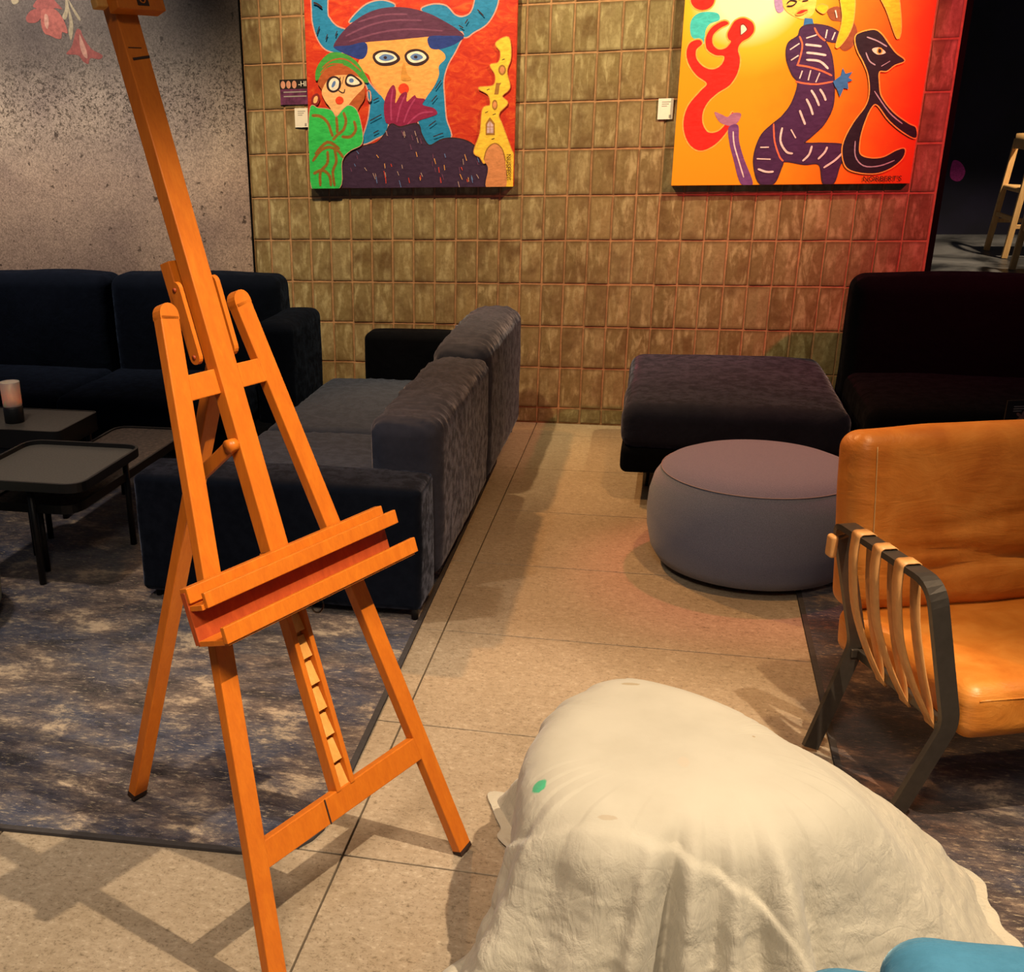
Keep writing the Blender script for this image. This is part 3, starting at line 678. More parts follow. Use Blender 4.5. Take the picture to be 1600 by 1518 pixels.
# rimmed three-legged tray table
tt = thing('tray_table', 'black rimmed tray table on three legs, nearest of the low tables', 'table', (-1.37, -2.33, .009))
P_ = rounded([(-1.60, -2.605), (-1.135, -2.605), (-1.135, -2.105), (-1.60, -2.105)], .07)
mb = MB(); slab(mb, P_, .378, .388, M['table_top']); link('tabletop', mb, tt)
mb = MB(); rim(mb, P_, .372, .404, .010, M['black']); link('rim', mb, tt)
for x, y in ((-1.205, -2.12), (-1.560, -2.12), (-1.350, -2.555)): leg_peg(tt, x, y, .379, M['black'], .0125, .0125)
# candle holder
ch = thing('candle_holder', 'frosted glass candle holder on black base, on the square table', 'candle', (-1.85, -1.80, .384))
mb = MB(); lathe(mb, (-1.85, -1.80, .384), [(.001, 0), (.038, 0), (.040, .003), (.040, .062), (.036, .066), (.001, .066)], M['black'], 40); link('base', mb, ch)
mb = MB(); lathe(mb, (-1.85, -1.80, .384), [(.001, .0665), (.037, .0665), (.0385, .07), (.040, .166), (.0395, .168), (.0375, .166), (.036, .074), (.001, .072)], M['frost'], 48); link('glass', mb, ch)
mb = MB(); lathe(mb, (-1.85, -1.80, .384), [(.001, .073), (.022, .073), (.022, .09), (.001, .09)], M['wax'], 24); w_ = link('tealight', mb, ch)
mb = MB(); lathe(mb, (-1.85, -1.80, .384), [(.0005, .091), (.005, .097), (.0055, .102), (.0028, .112), (.0004, .12)], M['flame'], 14); link('flame', mb, w_)
cl_ = bpy.data.lights.new('candle_light', 'POINT'); cl_.energy = .025; cl_.color = (1, .6, .3); cl_.shadow_soft_size = .006
co_ = bpy.data.objects.new('candle_light', cl_); col.objects.link(co_); co_.location = (-1.85, -1.80, .384 + .135)
# menu card stand behind the armchair, on a side table
st_ = thing('side_table', 'small dark side table behind the leather armchair', 'table', (2.03, -1.60, 0))
mb = MB(); lathe(mb, (2.03, -1.60, 0), [(.001, .38), (.20, .38), (.205, .384), (.205, .394), (.20, .398), (.001, .398)], M['black'], 48); link('tabletop', mb, st_)
mb = MB(); tube(mb, [(2.03, -1.60, .01), (2.03, -1.60, .382)], .018, M['black'], 14); link('pedestal', mb, st_)
mb = MB(); lathe(mb, (2.03, -1.60, 0), [(.001, .0), (.15, .0), (.155, .005), (.15, .012), (.001, .016)], M['black'], 40); link('foot', mb, st_)
mn = thing('menu_card', 'black menu card printed with pale flowers, behind the armchair back', 'card', (1.957, -1.56, .398))
mb = MB(); box(mb, (1.957, -1.56, .478), (.075, .003, .08), M['print_black'], (Vector((.95, .3, 0)), Vector((-.3, .95, 0)), Vector((0, 0, 1)))); link('board', mb, mn)
mb = MB()
U_ = Vector((.95, .3, 0)).normalized(); Nn = Vector((.3, -.95, 0)).normalized()
for cx, cz, r_ in ((-.015, .498, .026), (.022, .508, .020), (-.045, .470, .020)):
    flat(mb, [Vector((cx + r_ * (.65 + .35 * math.cos(5 * a * PI / 20)) * math.cos(a * PI / 20), cz + r_ * (.65 + .35 * math.cos(5 * a * PI / 20)) * math.sin(a * PI / 20))) for a in range(40)], M['fl_pale'], lambda p: Vector((1.957, -1.56, p[1])) + U_ * p[0] + Nn * .0036)
for k in range(3): flat(mb, [Vector((-.05, .535 - .008 * k)), Vector((.02 - .02 * k, .535 - .008 * k)), Vector((.02 - .02 * k, .538 - .008 * k)), Vector((-.05, .538 - .008 * k))], M['print_grey'], lambda p: Vector((1.957, -1.56, p[1])) + U_ * p[0] + Nn * .0036)
o = link('print', mb, mn); o['kind'] = 'stuff'

# ---------------------------------------------------------------- tan leather armchair
AR = Vector((.934, .358, 0)); AF = Vector((.358, -.934, 0)); UZ = Vector((0, 0, 1))
def A_(a, b_, z): return AR * a + AF * b_ + UZ * z
c0 = A_(.35, 3.45, 0)
ac = thing('armchair', 'tan leather armchair with bronzed steel frame and strap armrest', 'chair', (c0.x, c0.y, .009))
def fillet(pts, r, k=5):
    out = [Vector(pts[0])]
    for i in range(1, len(pts) - 1):
        p = Vector(pts[i]); a = (Vector(pts[i - 1]) - p); b_ = (Vector(pts[i + 1]) - p); ra = min(r[i] if isinstance(r, (list, tuple)) else r, a.length * .45, b_.length * .45)
        a = p + a.normalized() * ra; b_ = p + b_.normalized() * ra
        for q in range(k + 1):
            t_ = q / k; out.append(a * (1 - t_) ** 2 + 2 * p * t_ * (1 - t_) + b_ * t_ * t_)
    return out + [Vector(pts[-1])]
def frame_path(sg, a0):
    f = lambda a, b_, z: A_(a0 + sg * a, b_, z)
    pts = [f(-.058, 3.365, .015), f(.045, 3.335, .285), f(-.028, 3.310, .598), f(-.028, 3.700, .598), f(.036, 3.735, .285), f(-.055, 3.715, .015)]
    return fillet(pts, [0, .03, .04, .05, .03, 0], 6)
for sg, a0 in ((1, 0), (-1, .70)):
    mb = MB(); sweep(mb, frame_path(sg, a0), AR, .040, .014, M['bronze'])
    fr = link('side_frame', mb, ac)
    mb = MB(); box(mb, A_(a0 + sg * .050, 3.52, .262), (.010, .20, .012), M['bronze'], (AR, AF, UZ), .003); link('seat_rail', mb, fr)
    for i, bb in enumerate((3.415, 3.505, 3.595)):
        mb = MB(); f = lambda a, b_, z: A_(a0 + sg * a, b_, z)
        fw = .045 + .012 * i
        outer = [f(-.0475, bb, .588), f(-.050, bb + fw * .15, .54), f(-.038, bb + fw * .4, .44), f(-.010, bb + fw * .7, .35), f(.025, bb + fw * .92, .275), f(.046, bb + fw, .240)]
        inner = [f(.040, bb + fw * .98, .246), f(.034, bb + fw * .85, .29), f(.012, bb + fw * .6, .38), f(-.004, bb + fw * .3, .48), f(-.008, bb, .586)]
        over = [f(-.0105, bb, .6075), f(-.028, bb, .6095), f(-.0455, bb, .6075)]
        loop = catmull(over + outer + inner, 4, True)
        sweep(mb, loop, AF, .036, .0028, M['strap'], True, True)
        link('strap', mb, fr)
    if sg > 0:
        mb = MB(); rbox(mb, A_(a0 + sg * -.052, 3.325, .545), (.009, .016, .028), .008, M['strap'], (2, 2, 3), None, (AR, AF, UZ)); link('strap_end', mb, fr)
for bb, z in ((3.34, .262), (3.71, .262), (3.135, .52)):
    mb = MB(); box(mb, A_(.35, bb, z), (.325 if z < .3 else .27, .010, .012), M['bronze'], (AR, AF, UZ), .003); link('cross_rail', mb, ac)
def seatcrease(p, n): return max(0, n[2]) * .006 * math.sin(30 * p[1] + 8 * p[0] + 4 * noise.noise(Vector(p) * 5)) * max(0, noise.noise(Vector(p) * 3 + Vector((2, 1, 0))) + .2)
# seat: tips back slightly
tilt = .07
ys = (AF * math.cos(tilt) + UZ * math.sin(tilt)).normalized(); zs = (UZ * math.cos(tilt) - AF * math.sin(tilt)).normalized()
sc1 = cush(ac, 'seat_cushion', A_(.352, 3.478, .290), (.298, .278, .064), .038, M['leather'], (0, 0, .010), .003, 7, 41, (20, 18, 5), seatcrease, (AR, ys, zs))
lean = .17
zb = (UZ * math.cos(lean) - AF * math.sin(lean)).normalized(); yb = (AF * math.cos(lean) + UZ * math.sin(lean)).normalized()
def backcrease(p, n):
    k = max(0, n[1]); d = 0
    for z_, s_, w_ in ((-.085, .012, .012), (-.005, .006, .012), (-.13, .014, .016)):
        zz = z_ + .02 * math.sin(6 * p[0] + z_ * 40) ; d -= k * s_ * math.exp(-((p[2] - zz) / w_) ** 2) * min(1, max(0, (p[0] + .27) * 5))
    return d
cb = A_(.350, 3.195, .555)
bc = cush(ac, 'back_cushion', cb, (.310, .060, .225), .045, M['leather'], (0, .014, .006), .003, 7, 42, (26, 5, 26), backcrease, (AR, yb, zb))
mb = MB()
tube(mb, [cb + AR * -.262 + yb * (.0615 + .012 * (1 - (z / .225) ** 2) * .3) + zb * z for z in [-.19 + .02 * k for k in range(20)]], .0014, M['thread'], 5)
link('stitching', mb, bc)
mb = MB(); pz = .0475
tube(mb, [A_(.352, 3.478, .290) + AR * x + ys * .2775 + zs * .034 for x in [-.27 + .03 * k for k in range(19)]], .0022, M['leather'], 6); link('piping', mb, sc1)

# ---------------------------------------------------------------- easel
EX, EY, TH, AL = .2539, -4.0377, 1.1414, .3104
U = Vector((math.cos(TH), math.sin(TH), 0)); Nh = Vector((math.sin(TH), -math.cos(TH), 0))
V = -Nh * math.sin(AL) + UZ * math.cos(AL); W = Nh * math.cos(AL) + UZ * math.sin(AL)
E0 = Vector((EX, EY, 0))
def F(s, t, d=0): return E0 + U * s + V * t + W * d
es = thing('easel', 'orange stained wooden artist easel standing half on the rug', 'easel', tuple(F(0, 0) - Nh * .35))
W0, MM, TT = .299, .1637, 1.265
def cap(mb, s, t, wd, dp, ax, mat):   # rounded leg head, half disc in the frame plane
    n = 10; vs_ = []; 
    for d in (-dp, 0):
        vs_ += [s_p + W * d for s_p in [F(s, t) + ax[0] * math.cos(PI * k / n) * wd / 2 + ax[1] * math.sin(PI * k / n) * wd / 2 for k in range(n + 1)] + [F(s, t) - ax[0] * wd / 2 - ax[1] * .008, F(s, t) + ax[0] * wd / 2 - ax[1] * .008]]
    m_ = n + 3
    mb.add(vs_, [tuple(range(m_)), tuple(reversed(range(m_, 2 * m_)))] + [(i, m_ + i, m_ + (i + 1) % m_, (i + 1) % m_) for i in range(m_)], mat, False)
LW, LD = .042, .022
for sg in (-1, 1):
    mb = MB(); p0 = F(sg * W0, 0); p1 = F(sg * (W0 - MM * TT), TT)
    z_ = (p1 - p0).normalized(); x_ = U - z_ * U.dot(z_); x_.normalize()
    # foot cut level with the floor
    drop = -p0.z / z_.z
    beam(mb, p0 + z_ * .012 - W * LD / 2, p1 - W * LD / 2, U, LW, LD, M['wood'], .002)
    cap(mb, sg * (W0 - MM * TT), TT, LW, LD, (x_, z_), M['wood'])
    lg = link('leg', mb, es)
    mb = MB(); beam(mb, p0 + z_ * .0065 - W * LD / 2, p0 + z_ * .018 - W * LD / 2, U, LW + .0008, LD + .0008, M['hole'], .001); link('foot_stain', mb, lg)
mb = MB(); tc_ = .2818; hw = W0 - MM * tc_ - LW * .35
beam(mb, F(-hw, tc_, -LD / 2), F(hw, tc_, -LD / 2), V, .052, LD - .002, M['wood'], .002); cbm = link('crossbar', mb, es)
mb = MB(); box(mb, F(-.062, tc_, .0002), (.0016, .026, .0006), M['hole'], (U, V, W)); link('saw_mark', mb, cbm)
tu = 1.1318; hw = W0 - MM * tu - LW * .35
mb = MB(); beam(mb, F(-hw, tu, -LD / 2), F(hw, tu, -LD / 2), V, .046, LD - .002, M['wood'], .002); link('crossbar', mb, es)
# lower mast: two rails with a pale toothed rack between them
for s in (-.0185, .0235):
    mb = MB(); beam(mb, F(s, tc_ + .022, -.012), F(s, .80, -.012), U, .013, .026, M['wood'], .0015); link('mast_rail', mb, es)
mb = MB(); vs_ = []; fs = []; t0 = tc_ + .024; pit = .0545
prof = []
for k in range(9):
    a = t0 + pit * k; prof += [(a, -.004), (a + pit * .80, -.0125), (a + pit * .82, -.019), (a + pit * .999, -.019)]
pv = [(t_, d) for t_, d in prof] + [(t0 + pit * 9, -.024), (t0, -.024)]
for s in (-.0118, .0168): vs_ += [F(s, t_, d) for t_, d in pv]
n_ = len(pv); fs = [tuple(reversed(range(n_))), tuple(range(n_, 2 * n_))] + [(i, (i + 1) % n_, n_ + (i + 1) % n_, n_ + i) for i in range(n_)]
mb.add(vs_, fs, M['wood_pale'], False); link('toothed_rack', mb, es)
# sliding mast
mb = MB(); beam(mb, F(.0, .800, -.006), F(.0, 1.93, -.006), U, .050, .030, M['wood'], .002); ms = link('mast', mb, es)
mb = MB(); box(mb, F(.004, 1.705, .0092), (.020, .0022, .0005), M['hole'], ((U * .98 + V * .12).normalized(), V, W)); box(mb, F(-.004, 1.722, .0092), (.015, .0007, .0004), M['hole'], (U, V, W)); link('pencil_mark', mb, ms)
# canvas clamp at the top with a burnt emblem
mb = MB(); box(mb, F(.016, 1.797, .022), (.054, .0195, .013), M['wood'], (U, V, W), .002); cl = link('canvas_clamp', mb, es)
mb = MB(); box(mb, F(.016, 1.825, .034), (.053, .0085, .026), M['wood_pale'], (U, V, W), .002); link('clamp_lip', mb, cl)
mb = MB(); box(mb, F(-.050, 1.796, .004), (.012, .008, .008), M['wood_pale'], (U, V, W), .002); link('clamp_peg', mb, cl)
mb = MB(); box(mb, F(.020, 1.799, .0352), (.0130, .0150, .0004), M['hole'], (U, V, W))
for s, t, r_ in ((.020, 1.8045, .0065), (.020, 1.793, .0056)):
    tube(mb, [F(s + r_ * math.cos(k * PI / 10), t + r_ * .8 * math.sin(k * PI / 10), .0358) for k in range(20)], .0012, M['wood'], 6, True)
o = link('burnt_emblem', mb, cl); o['kind'] = 'stuff'
# hinge board and slats behind the mast
mb = MB(); box(mb, F(.0, 1.300, -.048), (.030, .062, .013), M['wood'], (U, V, W), .002); link('hinge_board', mb, es)
def slat(s, t0, t1, d, wd, th, parent=None):
    mb = MB(); n = 8; vs_ = []
    out = [(wd / 2 * math.cos(PI * k / n), t1 - wd / 2 + wd / 2 * math.sin(PI * k / n)) for k in range(n + 1)] + [(-wd / 2 * math.cos(PI * k / n), t0 + wd / 2 - wd / 2 * math.sin(PI * k / n)) for k in range(n + 1)]
    for ss in (s - th / 2, s + th / 2): vs_ += [F(ss, t_, d + q) for q, t_ in out]
    m_ = len(out); mb.add(vs_, [tuple(reversed(range(m_))), tuple(range(m_, 2 * m_))] + [(i, (i + 1) % m_, m_ + (i + 1) % m_, m_ + i) for i in range(m_)], M['wood'], False)
    o = link('hinge_slat', mb, es)
    for t_ in (t0 + .014, t1 - .014):
        mb = MB(); tube(mb, [F(s - th * .8, t_, d), F(s + th * .8, t_, d)], .0042, M['wood_red'], 10); link('pin', mb, o)
slat(-.037, 1.170, 1.322, -.026, .026, .009); slat(.0385, 1.172, 1.322, -.010, .030, .011)
# rear leg and its stay
hp = F(.024, 1.175, -.034); ft = Vector((-.434, -3.734, .017))
mb = MB(); beam(mb, ft + (hp - ft) * .012, hp, U, .040, .024, M['wood'], .002); rl = link('rear_leg', mb, es)
mb = MB(); beam(mb, ft, ft + (hp - ft) * .014, U, .0405, .0245, M['hole'], .001); link('foot_stain', mb, rl)
ra = F(-.034, 1.012, -.004); rb_ = ft + (hp - ft) * .78 - U * .031 + UZ * -.025
mb = MB(); beam(mb, ra, rb_, U, .012, .026, M['wood'], .003); st2 = link('stay', mb, es)
mb = MB(); tube(mb, [ra - U * .011, ra + U * .012], .0125, M['wood'], 16); link('pivot', mb, st2)
# canvas ledge: upper channel on a back board, lower tray
SL, SR = -.258, .285
def ledge(name, mat, segs):
    mb = MB()
    for (t0, t1, d0, d1, s0, s1) in segs: box(mb, F((s0 + s1) / 2, (t0 + t1) / 2, (d0 + d1) / 2), ((s1 - s0) / 2, (t1 - t0) / 2, (d1 - d0) / 2), mat, (U, V, W), .0015)
    return link(name, mb, tr_)
mb = MB(); box(mb, F(.013, .748, .018), (.272, .0485, .006), M['wood_red'], (U, V, W), .001); tr_ = link('tray_board', mb, es)
mb = MB(); box(mb, F(.015, .790, .0205), (.272, .014, .0098), M['wood'], (U, V, W), .0015)
box(mb, F(.015, .767, .039), (.271, .005, .017), M['wood'], (U, V, W), .001)
box(mb, F(.019, .7775, .0595), (.268, .0140, .0045), M['wood'], (U, V, W), .0015); link('canvas_ledge', mb, es)
mb = MB(); box(mb, F(.006, .7025, .059), (.264, .005, .041), M['wood'], (U, V, W), .001)
box(mb, F(.007, .7165, .0995), (.270, .0150, .0050), M['wood'], (U, V, W), .0015); tr2 = link('tray', mb, es)
mb = MB(); rc = F(.010, .682, .055); tube(mb, [rc + (U * math.cos(k * PI / 12) + V * math.sin(k * PI / 12)) * .016 for k in range(24)], .0017, M['bronze'], 6, True); link('wire_ring', mb, tr2)

# ---------------------------------------------------------------- paintings and cards on the wall
ART1=[
('p','teal',1,[(-467,1087),(-476,818),(-469,741),(-445,678),(-402,638),(-322,627),(-276,680),(-301,719),(-354,741),(-388,776),(-399,823),(-385,1083)]),
('p','teal',1,[(-291,757),(-247,801),(-194,833),(-124,842),(-65,816),(-160,790),(-248,763)]),
('p','teal',1,[(63,799),(122,815),(181,805),(223,766),(265,757),(306,785),(325,887),(323,1045),(429,1039),(428,853),(413,780),(373,723),(315,692),(265,671),(181,723),(97,772)]),
('p','teal',1,[(147,664),(257,690),(232,623),(190,556),(169,487),(173,409),(182,315),(204,226),(95,188),(60,253),(43,350),(95,427),(139,535)]),
('p','teal',1,[(-253,563),(-202,491),(-150,434),(-111,401),(-113,273),(-172,233),(-240,214),(-206,323),(-195,419),(-219,491)]),
('p','flesh',1,[(-217,608),(-211,670),(96,680),(100,639),(147,622),(173,603),(177,580),(147,550),(147,511),(121,458),(78,408),(25,350),(-46,320),(-89,353),(-132,417),(-184,482),(-201,522),(-245,547),(-253,571),(-243,594)]),
('p','plum',1,[(-373,651),(-337,705),(-274,756),(-194,795),(-108,812),(-5,807),(97,779),(181,738),(240,702),(265,673),(181,680),(96,679),(-76,671),(-215,666),(-304,650)]),
('p','blue',1,[(-373,651),(-295,656),(-215,666),(-205,623),(-235,593),(-305,615)]),
('p','blue',1,[(98,679),(181,680),(265,673),(232,646),(181,629),(130,623),(100,637)]),
('l','plum2',8,[(-311,697),(-196,738),(-74,756),(63,750)]),
('l','plum2',8,[(-294,673),(-144,706),(11,715),(164,701)]),
('l','plum2',8,[(-248,755),(-126,781),(-5,779)]),
('p','ink',1,[(-179,603),(-164,622),(-120,630),(-68,619),(-42,587),(-77,563),(-130,560),(-165,575)]),
('p','white',1,[(-166,603),(-146,617),(-116,620),(-77,610),(-58,589),(-86,576),(-130,573),(-156,584)]),
('p','iris',1,[(-147,598),(-120,611),(-85,605),(-72,592),(-103,581),(-134,585)]),
('p','ink',1,[(-107,596),(-110,591),(-116,589),(-122,592),(-125,597),(-122,601),(-116,603),(-110,601)]),
('p','ink',1,[(-21,602),(2,624),(45,628),(83,613),(99,586),(70,560),(27,555),(-8,570)]),
('p','white',1,[(-9,601),(10,614),(45,618),(74,606),(86,587),(63,573),(27,568),(1,579)]),
('p','iris',1,[(8,597),(32,609),(62,600),(68,587),(40,578),(17,583)]),
('p','ink',1,[(43,593),(40,588),(34,587),(28,589),(25,594),(28,599),(34,600),(40,598)]),
('p','ochre',1,[(-29,563),(-18,561),(-10,524),(12,496),(-13,491),(-39,500)]),
('p','red',1,[(0,455),(-8,438),(-27,431),(-45,439),(-53,456),(-45,473),(-26,480),(-8,472)]),
('p','magenta',1,[(-121,313),(-126,385),(-107,440),(-79,474),(-65,447),(-69,392),(-40,431),(-11,439),(-12,398),(26,425),(39,413),(78,406),(67,381),(121,365),(139,339),(95,323),(51,311),(7,286),(-46,281),(-99,297)]),
('l','magenta2',8,[(-90,313),(-91,385),(-81,456)]),
('l','magenta2',8,[(-63,304),(-45,375),(-20,426)]),
('l','magenta2',8,[(-28,303),(-1,366),(30,409)]),
('l','magenta2',8,[(-10,295),(51,341),(117,348)]),
('p','coat',1,[(-363,7),(-349,96),(-310,162),(-236,195),(-163,213),(-118,257),(-90,295),(-46,281),(38,294),(60,245),(99,194),(165,221),(235,223),(304,201),(365,143),(392,86),(385,0)]),
('l','stroke',5,[(57,70),(65,52)]),
('l','red',5,[(287,38),(291,24)]),
('l','iris',5,[(-284,117),(-278,104)]),
('l','flesh',5,[(124,136),(132,110)]),
('l','plum2',5,[(-304,98),(-298,80)]),
('l','stroke',5,[(-125,75),(-122,53)]),
('l','red',5,[(53,59),(57,40)]),
('l','iris',5,[(-54,36),(-45,3)]),
('l','flesh',5,[(294,46),(297,26)]),
('l','plum2',5,[(127,93),(131,73)]),
('l','stroke',5,[(-40,109),(-36,91)]),
('l','red',5,[(-6,47),(-1,23)]),
('l','iris',5,[(-128,113),(-124,96)]),
('l','flesh',5,[(33,167),(39,145)]),
('l','plum2',5,[(163,63),(172,36)]),
('l','stroke',5,[(-63,78),(-55,59)]),
('l','red',5,[(-95,114),(-91,100)]),
('l','iris',5,[(338,141),(347,114)]),
('l','flesh',5,[(174,105),(177,81)]),
('l','plum2',5,[(-269,155),(-266,139)]),
('l','stroke',5,[(-231,98),(-219,82)]),
('l','red',5,[(146,95),(150,69)]),
('l','iris',5,[(310,47),(317,20)]),
('l','flesh',5,[(253,62),(265,36)]),
('l','plum2',5,[(114,123),(117,99)]),
('l','stroke',5,[(-188,71),(-176,42)]),
('l','red',5,[(259,94),(266,79)]),
('l','iris',5,[(310,55),(317,33)]),
('l','flesh',5,[(-168,157),(-157,143)]),
('l','plum2',5,[(118,157),(120,137)]),
('l','stroke',5,[(-176,70),(-170,43)]),
('l','red',5,[(-131,81),(-125,49)]),
('l','iris',5,[(-270,177),(-258,163)]),
('l','flesh',5,[(51,50),(55,34)]),
('l','plum2',5,[(153,40),(155,21)]),
('l','stroke',5,[(267,132),(271,105)]),
('l','red',5,[(155,48),(160,21)]),
('l','iris',5,[(176,157),(182,139)]),
('l','flesh',5,[(276,153),(286,123)]),
('l','plum2',5,[(338,120),(343,103)]),
('l','stroke',5,[(244,28),(251,1)]),
('l','red',5,[(-123,53),(-121,22)]),
('l','iris',5,[(-172,54),(-167,23)]),
('l','flesh',5,[(-127,116),(-125,93)]),
('l','plum2',5,[(249,95),(254,67)]),
('l','stroke',5,[(335,60),(347,41)]),
('l','plum2',5,[(4,203),(11,178)]),
('l','stroke',5,[(-118,268),(-111,244)]),
('l','plum2',5,[(12,246),(19,221)]),
('l','stroke',5,[(-30,259),(-23,234)]),
('l','plum2',5,[(55,229),(62,205)]),
('l','stroke',5,[(28,264),(35,240)]),
('l','plum2',5,[(-37,266),(-30,242)]),
('l','stroke',5,[(38,234),(45,209)]),
('l','plum2',5,[(-114,267),(-107,242)]),
('l','stroke',5,[(-26,265),(-19,241)]),
('p','yellow',1,[(322,164),(351,248),(362,354),(398,372),(387,419),(340,449),(411,457),(420,503),(395,546),(434,556),(443,601),(419,639),(478,661),(490,577),(473,517),(489,447),(453,410),(480,378),(439,332),(459,277),(502,173),(518,133),(520,-4),(476,-4),(469,110),(434,174),(391,175),(375,111),(352,139)]),
('p','door',1,[(371,127),(386,175),(423,200),(459,174),(476,118),(479,-4),(385,-3),(392,86)]),
('l','ochre2',6,[(371,127),(386,175),(423,200),(459,174),(476,118)]),
('p','ochre2',1,[(470,523),(465,507),(452,500),(439,508),(433,524),(438,540),(451,546),(464,539)]),
('p','door',1,[(463,523),(460,513),(452,508),(444,513),(441,524),(444,534),(451,538),(459,534)]),
('p','ochre2',1,[(433,371),(429,355),(420,348),(410,356),(406,372),(410,389),(419,395),(429,388)]),
('p','door',1,[(428,372),(426,361),(420,357),(414,361),(411,372),(414,383),(419,387),(425,382)]),
('p','ochre2',0,[(416,418),(424,468),(449,468),(441,456),(436,418)]),
('p','ochre2',0,[(378,239),(377,291),(397,318),(421,290),(422,238)]),
('p','lilac',0,[(384,247),(384,285),(397,302),(414,284),(415,246)]),
('l','ochre2',4,[(398,302),(399,245)]),
('l','ochre2',4,[(384,275),(415,274)]),
('l','ink',4,[(380,439),(393,443)]),
('l','ink',4,[(374,339),(388,344)]),
('l','ink',4,[(411,329),(425,333)]),
('l','ink',4,[(407,219),(421,223)]),
('l','ink',4,[(450,567),(463,571)]),
('p','green',1,[(-468,506),(-464,554),(-430,600),(-384,627),(-322,621),(-261,586),(-219,530),(-200,489),(-237,498),(-298,556),(-360,566),(-414,552),(-447,514)]),
('p','brick',1,[(-457,498),(-414,556),(-342,572),(-280,548),(-228,491),(-221,420),(-259,357),(-243,267),(-286,357),(-321,390),(-411,393),(-436,457)]),
('p','flesh2',1,[(-438,458),(-398,512),(-343,526),(-254,516),(-220,475),(-275,421),(-326,366),(-357,341),(-381,351),(-402,384),(-427,417)]),
('l','brick',6,[(-432,561),(-377,594),(-305,592),(-236,539)]),
('l','brick',6,[(-442,537),(-395,574),(-324,573)]),
('p','ink',1,[(-339,478),(-357,454),(-386,448),(-409,464),(-413,493),(-395,517),(-366,522),(-343,506)]),
('p','white',1,[(-349,480),(-362,462),(-383,457),(-399,469),(-401,491),(-388,509),(-368,513),(-351,501)]),
('p','iris',1,[(-370,482),(-377,473),(-385,471),(-388,477),(-384,488),(-377,498),(-369,500),(-366,493)]),
('p','ink',1,[(-319,498),(-303,527),(-272,523),(-230,485),(-273,470),(-309,476)]),
('p','white',1,[(-310,499),(-299,517),(-274,514),(-244,487),(-275,479),(-303,486)]),
('p','iris',1,[(-274,499),(-277,492),(-286,490),(-295,493),(-298,500),(-295,506),(-286,509),(-277,506)]),
('l','ink',5,[(-342,518),(-350,471),(-352,457),(-328,445),(-320,462)]),
('l','ink',4,[(-324,518),(-334,486)]),
('p','red',1,[(-328,411),(-335,398),(-350,393),(-364,398),(-370,412),(-363,425),(-348,430),(-334,424)]),
('p','ink2',1,[(-451,412),(-465,394),(-483,391),(-494,403),(-493,425),(-479,442),(-461,446),(-450,433)]),
('p','flesh2',1,[(-462,415),(-469,404),(-479,402),(-484,409),(-482,421),(-475,432),(-465,435),(-460,428)]),
('p','ink',1,[(-186,429),(-187,408),(-195,399),(-205,407),(-210,428),(-209,449),(-201,459),(-191,450)]),
('p','teal',1,[(-193,429),(-193,414),(-196,408),(-200,414),(-203,428),(-203,443),(-200,449),(-195,443)]),
('p','green2',1,[(-506,361),(-457,378),(-394,368),(-368,337),(-330,373),(-298,387),(-259,357),(-236,259),(-245,206),(-305,177),(-346,129),(-363,3),(-510,5)]),
('l','rust',14,[(-495,346),(-450,341),(-414,312),(-398,270),(-389,246)]),
('l','rust',14,[(-368,337),(-365,294),(-366,262)]),
('l','rust',14,[(-331,358),(-319,318),(-333,277),(-366,253),(-390,229)]),
('l','rust',14,[(-278,317),(-270,276),(-298,244),(-344,245)]),
('l','rust',14,[(-500,131),(-456,181),(-409,197),(-364,179),(-338,146)]),
('l','rust',14,[(-485,165),(-418,221),(-355,187)]),
('l','rust',14,[(-382,188),(-375,130),(-395,80),(-388,12)]),
('l','rust',14,[(-419,180),(-422,122),(-460,80),(-463,13)]),
('l','rust',14,[(-498,72),(-451,89),(-414,63),(-407,12)]),
('l','ink',8,[(-464,848),(-443,840),(-421,824)]),
('l','ink',8,[(-453,710),(-438,744)]),
('l','ink',8,[(-409,685),(-399,708)]),
('l','ink',8,[(-360,698),(-350,721)]),
('l','ink',8,[(130,450),(160,488)]),
('l','ink',8,[(113,395),(139,422)]),
('l','ink',8,[(99,285),(134,308)]),
('l','ink',8,[(121,236),(169,251)]),
('l','ink',8,[(-197,315),(-138,342)]),
('l','ink',8,[(-180,258),(-153,270)]),
('l','ink',8,[(244,721),(265,709)]),
('l','ink',8,[(273,727),(286,745)]),
('l','ink',8,[(331,784),(360,757)]),
('l','ink',8,[(-177,407),(-150,418)]),
]
